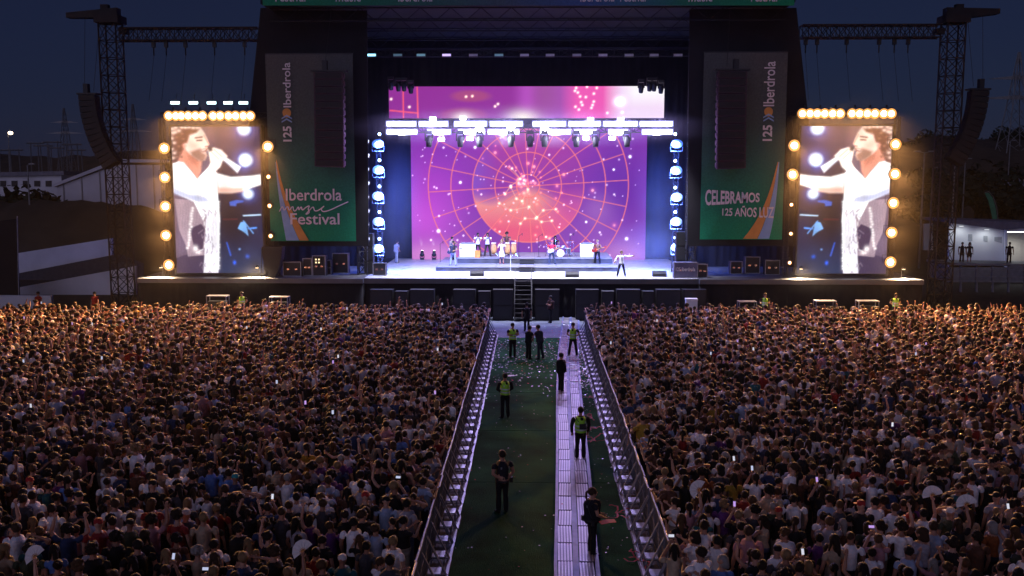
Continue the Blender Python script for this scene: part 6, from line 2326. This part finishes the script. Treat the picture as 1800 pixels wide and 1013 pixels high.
bank('earth_bank', [(-260, 362), (30, 355), (120, 352), (200, 356), (300, 372), (420, 400)], 101, 9, M_EARTH, rough=.12)
bank('hill', [(-900, 268), (-100, 266), (60, 276), (170, 273), (260, 262), (420, 285), (700, 285)], 420, 60, M_EARTH, rough=.5)
bank('hill', [(1200, 262), (1560, 250), (1640, 243), (1700, 246), (1760, 240), (1800, 236), (2000, 225), (2700, 240)], 230, 60, M_EARTH, rough=.6)
# sloping white walls on the left
for lab, poly, Y in (('upper', [(20, 447), (196, 419), (196, 449), (20, 483)], 86), ('lower', [(20, 508), (238, 468), (238, 530), (20, 530)], 74)):
    pts_ = [at(px, py, Y) for px, py in poly]
    for p_ in pts_[2:]:
        p_.z = min(p_.z, 0.0) if lab == 'lower' else p_.z
    o = MB().prism(pts_, (0, .35, 0)).build('boundary_wall', M_WHITEWALL)
    tag(o, '%s one of two sloping white boundary walls at the left' % lab, 'wall')
o = MB().prism([at(px, py, 84) for px, py in ((16, 484), (200, 450), (240, 466), (240, 505), (16, 520))], (0, 1.6, 0)).build('dark_ramp', mat('dark_asphalt_ramp', (.05, .05, .055), .9))
tag(o, 'dark ramp running between the two white walls at the left', 'ramp')
o = MB().box((at(-40, 530, 66.5).x, 66.5, 0), (at(90, 530, 66.5).x, 66.8, at(40, 525, 66.5).z + .2)).build('low_wall', M_WHITEWALL)
tag(o, 'short low white wall at the left edge behind the crowd', 'wall')
o = thing('black_screen_panel', 'tall black cloth panel at the left edge of the photo', 'panel', (0, 0, 0))
slab([(-45, 394), (27, 385), (34, 524), (-45, 526)], 70, .15, 'cloth', M_BLACK, o)
pz = at(27, 380, 70)
MB().bar((at(30, 524, 70).x + .12, 70, 0), (at(27, 378, 70).x + .12, 70, pz.z), .04).build('edge_pole', M_GALV, o)
MB().bar((at(-45, 524, 70).x, 70, 0), (at(-45, 378, 70).x, 70, pz.z), .04).build('far_pole', M_GALV, o)


def lamp_post(px, py_top, Y, label, lit=None, arms=1, head=.5):
    q = at(px, py_top, Y)
    o = thing('lamp_post', label, 'lamp post', (q.x, Y, 0))
    MB().tube([(0, 0, 0), (0, 0, q.z * .5), (0, 0, q.z)], [.11, .09, .06], 7).build('pole', M_GALV, o)
    for s in ((-1, 1) if arms == 2 else (1,)):
        MB().bar((0, 0, q.z - .05), (s * head, 0, q.z + .1), .04).build('arm', M_GALV, o)
        MB().box((s * head - .3, -.14, q.z + .04), (s * head + .3, .14, q.z + .16)).build('lamp_head', M_GALV, o)
        if lit:
            MB().ball((s * head, -.02, q.z), (.22 * lit, .22 * lit, .16 * lit), 10, 6).build('lit_glass', glow_mat('street_lamp_glow', (1, .78, .55), 9), o)
    return o


lamp_post(14, 234, 190, 'lit street lamp far away in the left sky', 2.0)
lamp_post(48, 290, 100, 'slim unlit lamp post on the left earth bank')
lamp_post(1625, 268, 96, 'tall two-headed lamp post right of the right screen', None, 2, .7)
lamp_post(1640, 296, 108, 'shorter lamp post just behind the two-headed one', None, 1)
lamp_post(1697, 280, 130, 'slim lamp post on the dark slope at the right')
lamp_post(1679, 284, 120, 'thin lamp post left of the dark slope lamp')
lamp_post(1776, 248, 150, 'thin lamp post near the right edge below the hill')


# pylons and switchyard frames
def pylon(px, py_top, py_base, Y, label, w=3.0):
    t_, b_ = at(px, py_top, Y), at(px, py_base, Y)
    o = thing('power_pylon', label, 'pylon', (t_.x, Y, 0))
    H_ = t_.z
    m = M_GALV
    for sx in (-1, 1):
        for sy in (-1, 1):
            MB().tube([(sx * w, sy * w, 0), (sx * w * .35, sy * w * .35, H_ * .62), (sx * .15, sy * .15, H_)], .12, 4).build('leg', m, o)
    lt = MB()
    nb = 9
    for k in range(nb):
        z0, z1 = H_ * k / nb, H_ * (k + 1) / nb
        f = lambda z: (w + (w * .35 - w) * min(1, z / (H_ * .62))) if z < H_ * .62 else w * .35 + (.15 - w * .35) * ((z - H_ * .62) / (H_ * .38))
        a, b = f(z0), f(z1)
        for s in (-1, 1):
            lt.bar((-a, s * a, z0), (b, s * b, z1), .06, 4)
            lt.bar((a, s * a, z0), (-b, s * b, z1), .06, 4)
            lt.bar((s * a, -a, z0), (s * b, b, z1), .06, 4)
    lt.build('lattice', m, o)
    for k, zz in enumerate((.72, .84)):
        MB().prism([(-w * (1.9 - k * .5), -.1, H_ * zz), (0, -.1, H_ * zz + .7), (w * (1.9 - k * .5), -.1, H_ * zz), (0, -.1, H_ * zz - .2)], (0, .2, 0)).build('cross_arm', m, o)
    return o


pylon(112, 190, 275, 340, 'distant lattice pylon left of the far left speaker array', 3.5)
pylon(233, 183, 280, 300, 'faint lattice pylon between the left tower and the left screen', 3.0)
pylon(1792, 92, 235, 210, 'lattice pylon at the right edge of the photo', 4.5)
for k, (px, ty) in enumerate(((8, 262), (24, 262), (62, 250), (76, 254), (92, 248), (98, 258), (126, 252), (134, 262))):
    Y = 240 + (k % 3) * 12
    q = at(px, ty, Y)
    o = thing('switchyard_frame', 'distant switchyard frame, %s from the left on the left horizon' % nth(k), 'frame', (q.x, Y, 0), 0, 'switchyard frames on the left horizon')
    for s in (-1, 1):
        MB().bar((s * 1.6, 0, 0), (s * 1.3, 0, q.z), .16, 4).build('post', M_GALV, o)
    MB().bar((-2.4, 0, q.z - .3), (2.4, 0, q.z - .3), .2, 4).build('crossbeam', M_GALV, o)


# ---- trees on the right hill and behind
def tree_mesh(seed, h, r, n=620):
    rg = np.random.default_rng(seed)
    b = MB()
    lobes = [(rg.normal(0, r * .38), rg.normal(0, r * .38), h * rg.uniform(.42, .92), rg.uniform(.3, .55) * r) for _ in range(9)]
    for k in range(n):
        lx, ly, lz, lr = lobes[int(rg.integers(0, 9))]
        d = rg.normal(0, 1, 3)
        d /= np.linalg.norm(d)
        c = np.array((lx, ly, lz)) + d * lr * rg.uniform(.6, 1.05)
        s = rg.uniform(.16, .34) * r / 2.2
        u = rg.normal(0, 1, 3)
        u /= np.linalg.norm(u)
        v = np.cross(u, d)
        v /= (np.linalg.norm(v) + 1e-6)
        b.add([c - u * s, c + v * s * .6, c + u * s, c - v * s * .6], [(0, 1, 2, 3)])
    crown = b.mesh('crown', M_WOODS)
    t_ = MB().tube([(0, 0, 0), (rg.normal(0, .1), 0, h * .3), (rg.normal(0, .2), 0, h * .7)], [.22, .16, .06], 7)
    for k in range(4):
        a = rg.uniform(0, 6.28)
        t_.tube([(0, 0, h * .35), (math.cos(a) * r * .5, math.sin(a) * r * .5, h * .65)], [.09, .03], 5)
    return crown, t_.mesh('trunk', mat('tree_bark', (.05, .035, .025), .9))


TM = [tree_mesh(k, 6.5, 3.0) for k in range(4)]
hill_pts = [(1600, 246), (1618, 243), (1636, 240), (1655, 238), (1672, 243), (1690, 247), (1712, 247), (1728, 240), (1742, 236), (1757, 239), (1771, 236), (1786, 232), (1799, 230), (1815, 228)]
for k, (px, py) in enumerate(hill_pts):
    Y = 226 + (k % 3) * 5
    q = at(px, py + 4, Y)
    hgt = q.z - at(px, np.interp(px, [1560, 1640, 1700, 1760, 1800, 2000], [250, 243, 246, 240, 236, 225]) + 10, Y).z
    o = thing('hill_tree', 'dark bushy tree on the right hilltop, %s from the left of the ridge' % nth(k), 'tree', (q.x, Y, q.z - 5.6), RNG.uniform(0, 6.28), 'trees on the right hilltop')
    s = RNG.uniform(.75, 1.15)
    o.scale = (s * 1.2, s * 1.2, s)
    cm, tm_ = TM[k % 4]
    link('crown', cm, o)
    link('trunk', tm_, o)
for k, (px, py, Y) in enumerate(((1660, 300, 150), (1690, 310, 140), (1720, 305, 150), (1745, 300, 160), (1775, 312, 140), (1790, 300, 160), (1640, 330, 130), (10, 345, 108), (48, 342, 106), (82, 345, 106))):
    q = at(px, py, Y)
    o = thing('bush', 'dark bush, %s from the left on the %s slope' % (nth(k if k < 7 else k - 7), 'right' if k < 7 else 'left'), 'bush', (q.x, Y, 0), RNG.uniform(0, 6), 'bushes on the dark slopes')
    s = max(.3, q.z / 6.3)
    o.scale = (s * 1.3, s * 1.3, s)
    cm, tm_ = TM[(k + 1) % 4]
    link('crown', cm, o)
    link('trunk', tm_, o)

# ---- right: white cabin with open lit end, people, fences
Y = 84
o = thing('white_cabin', 'long white cabin with an open lit end at the right edge', 'cabin', (0, 0, 0))
slab([(1668, 390), (1768, 405), (1768, 470), (1668, 470)], Y, .25, 'long_wall', M_CABIN, o)
slab([(1624, 394), (1640, 393), (1640, 440), (1624, 440)], Y + 6, .25, 'end_panel', M_CABIN, o)
MB().prism([at(1660, 386, Y - .4), at(1770, 400, Y - .4), at(1770, 404.5, Y - .4), at(1660, 391, Y - .4)], (0, 5, 0)).build('roof', M_ROOF, o)
MB().prism([at(1660, 386, Y - .4), at(1840, 392, Y - .4), at(1840, 396, Y - .4), at(1770, 404.5, Y - .4), at(1770, 400, Y - .4)], (0, 4.9, 0)).build('side_roof', M_ROOF, o)
slab([(1768, 403), (1840, 400), (1840, 404), (1772, 406.5)], Y - .2, .2, 'head_beam', M_CABIN, o)
slab([(1767, 404), (1770.5, 404), (1770.5, 470), (1767, 470)], Y - .3, .2, 'corner_post', M_CABIN, o)
slab([(1771, 405), (1845, 403), (1845, 470), (1771, 470)], Y + 4, .2, 'inner_wall', mat('cream_inner_wall', (.5, .46, .38), .7, var=.08), o)
MB().box((at(1668, 470, Y).x, Y, -.0), (at(1845, 470, Y).x, Y + 4, at(1700, 466, Y).z)).build('floor_deck', M_GALV, o)
for px in (1702, 1729, 1748):
    slab([(px, 412 + (px - 1702) * .1), (px + (7 if px < 1740 else 13), 412 + (px - 1702) * .1), (px + (7 if px < 1740 else 13), 424 + (px - 1702) * .08), (px, 424)], Y - .03, .03, 'notice', mat('pale_notice', (.36, .38, .40), .7), o)
ceil = at(1790, 409, Y + 2)
tl = MB().box((ceil.x - 1.4, Y + 2, ceil.z), (ceil.x + 1.4, Y + 2.2, ceil.z + .08)).build('ceiling_tube', glow_mat('tube_light_glow', (.95, .98, 1.0), 3), o)
spot(o, Vector((ceil.x, Y + 2.1, ceil.z - .05)), Vector((ceil.x, Y + 2.0, 0)), 260, (.95, .97, 1), 165, .6, .3)
for k, px in enumerate((1690, 1735)):  # added lamps, source unseen, to account for the lit cabin wall
    ep = at(px, 388 + (px - 1660) * .135 + 6, Y - .5)
    MB().box((ep.x - .18, ep.y, ep.z - .03), (ep.x + .18, ep.y + .1, ep.z + .03)).build('added_eave_lamp', glow_mat('added_eave_glow', (.95, .98, 1.0), .6), o)
    spot(o, ep + Vector((0, -.5, -.1)), ep + Vector((0, .5, -2.2)), 45, (.9, .96, 1), 160, .7, .3)
# bleacher-like fence and platform before the cabin
o = thing('side_platform_fence', 'long grey platform with rails below the white cabin', 'platform', (0, 0, 0))
Yp = 77
slab([(1655, 462), (1850, 466), (1850, 470), (1655, 466)], Yp, 3, 'deck', M_GALV, o)
for k in range(7):
    px = 1660 + k * 28
    slab([(px, 466), (px + 3, 466), (px + 3, 515), (px, 515)], Yp, .15, 'post', M_GALV, o)
for py in (472, 485, 493):
    slab([(1655, py), (1850, py + 3), (1850, py + 5), (1655, py + 2)], Yp - .2, .1, 'rail', M_GALV, o)
for px, py, lab, hs in ((1690, 456, 'person standing in dark clothes before the white cabin, left one', 'short'), (1703, 458, 'person with long hair before the white cabin, right one', 'long'), (1773, 455, 'person standing in the lit opening of the white cabin', 'short')):
    zz = at(px, 464, Yp + 1.5).z
    q = at(px, 464, Yp + 1.5)
    person(CROWD_BODY[0 if hs == 'short' else 1], (q.x, Yp + 1.5, max(zz, 0) + .005), R(170), lab, hs, HAIRS[1][0], SKINS[1], BLK, BLK)
# feather flag
o = thing('feather_flag', 'green feather flag on a curved pole at the right', 'flag', (0, 0, 0))
Y = 95
slab([(1731, 340), (1738, 339), (1745, 348), (1750, 365), (1753, 386), (1745, 388), (1741, 368), (1737, 352)], Y, .03, 'cloth', mat('green_flag_cloth', (.03, .19, .10), .8), o)
pp = [at(px, py, Y) for px, py in ((1731, 339), (1738, 337), (1746, 346), (1752, 365), (1755, 390))]
pp.append(Vector((pp[-1].x, Y, 0)))
MB().tube(pp, .03, 5).build('pole', M_GALV, o)
# parked vans
for k, (px, py, Y, c) in enumerate(((1786, 326, 150, (.16, .17, .22)), (1755, 322, 165, (.08, .08, .1)))):
    q = at(px, py + 12, Y)
    o = thing('parked_van', ('pale' if k == 0 else 'dark') + ' van parked on the slope at the right', 'van', (q.x, Y, q.z))
    MB().prism([(-2.4, -1, .35), (2.4, -1, .35), (2.4, -1, 1.2), (1.7, -1, 2.0), (-2.4, -1, 2.1)], (0, 2, 0)).build('body', mat('van_paint_%d' % k, c, .3), o)
    MB().prism([(1.0, -1.01, 1.25), (2.1, -1.01, 1.25), (1.6, -1.01, 1.85), (1.0, -1.01, 1.9)], (0, 2.02, 0)).build('side_window', M_BLACKPLASTIC, o)
    for sx in (-1.5, 1.5):
        MB().lathe([(.34, -1.05), (.34, -.85)], (sx, 0, .34), 'Y', 14).build('wheel', M_BLACKPLASTIC, o)
    MB().box((-3, -1.2, -q.z), (3, 1.2, -.0)).build('parking_ledge', M_EARTH, o)

# ================================================================== AIR
hz = bpy.data.materials.new('night_haze')
hz.use_nodes = True
hn = hz.node_tree
for nd in list(hn.nodes):
    if nd.type == 'BSDF_PRINCIPLED':
        hn.nodes.remove(nd)
ho = [nd for nd in hn.nodes if nd.type == 'OUTPUT_MATERIAL'][0]
hv = hn.nodes.new('ShaderNodeVolumePrincipled')
hv.inputs['Color'].default_value = (.92, .92, .96, 1)
hv.inputs['Density'].default_value = HAZE
hv.inputs['Anisotropy'].default_value = 0.82
hn.links.new(hv.outputs[0], ho.inputs['Volume'])
ho_ = MB().box((-1990, -500, -1.2), (1990, 3400, 60)).build('haze', hz)
ho_['kind'] = 'stuff'

# stage smoke at the sides, plus volumes added for glow round lamps
def smoke_glow_material(nm, dens):
    sm_m = bpy.data.materials.new(nm)
    sm_m.use_nodes = True
    sn = sm_m.node_tree
    for nd in list(sn.nodes):
        if nd.type == 'BSDF_PRINCIPLED':
            sn.nodes.remove(nd)
    so_ = [nd for nd in sn.nodes if nd.type == 'OUTPUT_MATERIAL'][0]
    sv = sn.nodes.new('ShaderNodeVolumePrincipled')
    sv.inputs['Color'].default_value = (.9, .92, 1, 1)
    stc = sn.nodes.new('ShaderNodeTexCoord')
    sgr = sn.nodes.new('ShaderNodeTexGradient')
    sgr.gradient_type = 'SPHERICAL'
    snz = sn.nodes.new('ShaderNodeTexNoise')
    snz.inputs['Scale'].default_value = 2.2
    sn.links.new(stc.outputs['Object'], sgr.inputs['Vector'])
    sn.links.new(stc.outputs['Object'], snz.inputs['Vector'])
    smu = sn.nodes.new('ShaderNodeMath')
    smu.operation = 'MULTIPLY'
    sn.links.new(sgr.outputs['Fac'], smu.inputs[0])
    sn.links.new(snz.outputs['Fac'], smu.inputs[1])
    sm2 = sn.nodes.new('ShaderNodeMath')
    sm2.operation = 'MULTIPLY'
    sm2.inputs[1].default_value = dens
    sn.links.new(smu.outputs[0], sm2.inputs[0])
    sn.links.new(sm2.outputs[0], sv.inputs['Density'])
    sn.links.new(sv.outputs[0], so_.inputs['Volume'])
    return sm_m


SM1, SM2 = smoke_glow_material('smoke_and_glow', .11), smoke_glow_material('lamp_glow_haze', .038)  # second material is haze added for a halo round the screen lamps
for px, py, Y, rx, ry, rz, sm_m in ((1150, 446, 69.5, 3.6, 2.4, 2.4, SM1), (1172, 340, 70.5, 2.6, 2.6, 6.5, SM1), (688, 340, 70.5, 2.6, 2.6, 6.5, SM1), (930, 224, 62.4, 12.5, 1.6, 1.5, SM1), (383, 330, 62.0, 6.2, 1.7, 8.5, SM2), (1480, 330, 62.0, 6.2, 1.7, 8.5, SM2)):
    q = at(px, py, Y)
    o = MB().ball((0, 0, 0), 1.0, 20, 12).build('smoke_and_glow', sm_m, smooth=True)
    o.scale = (rx, ry, rz)
    o.location = (q.x, q.y, max(q.z, ZS + rz * .55))
    o['kind'] = 'stuff'
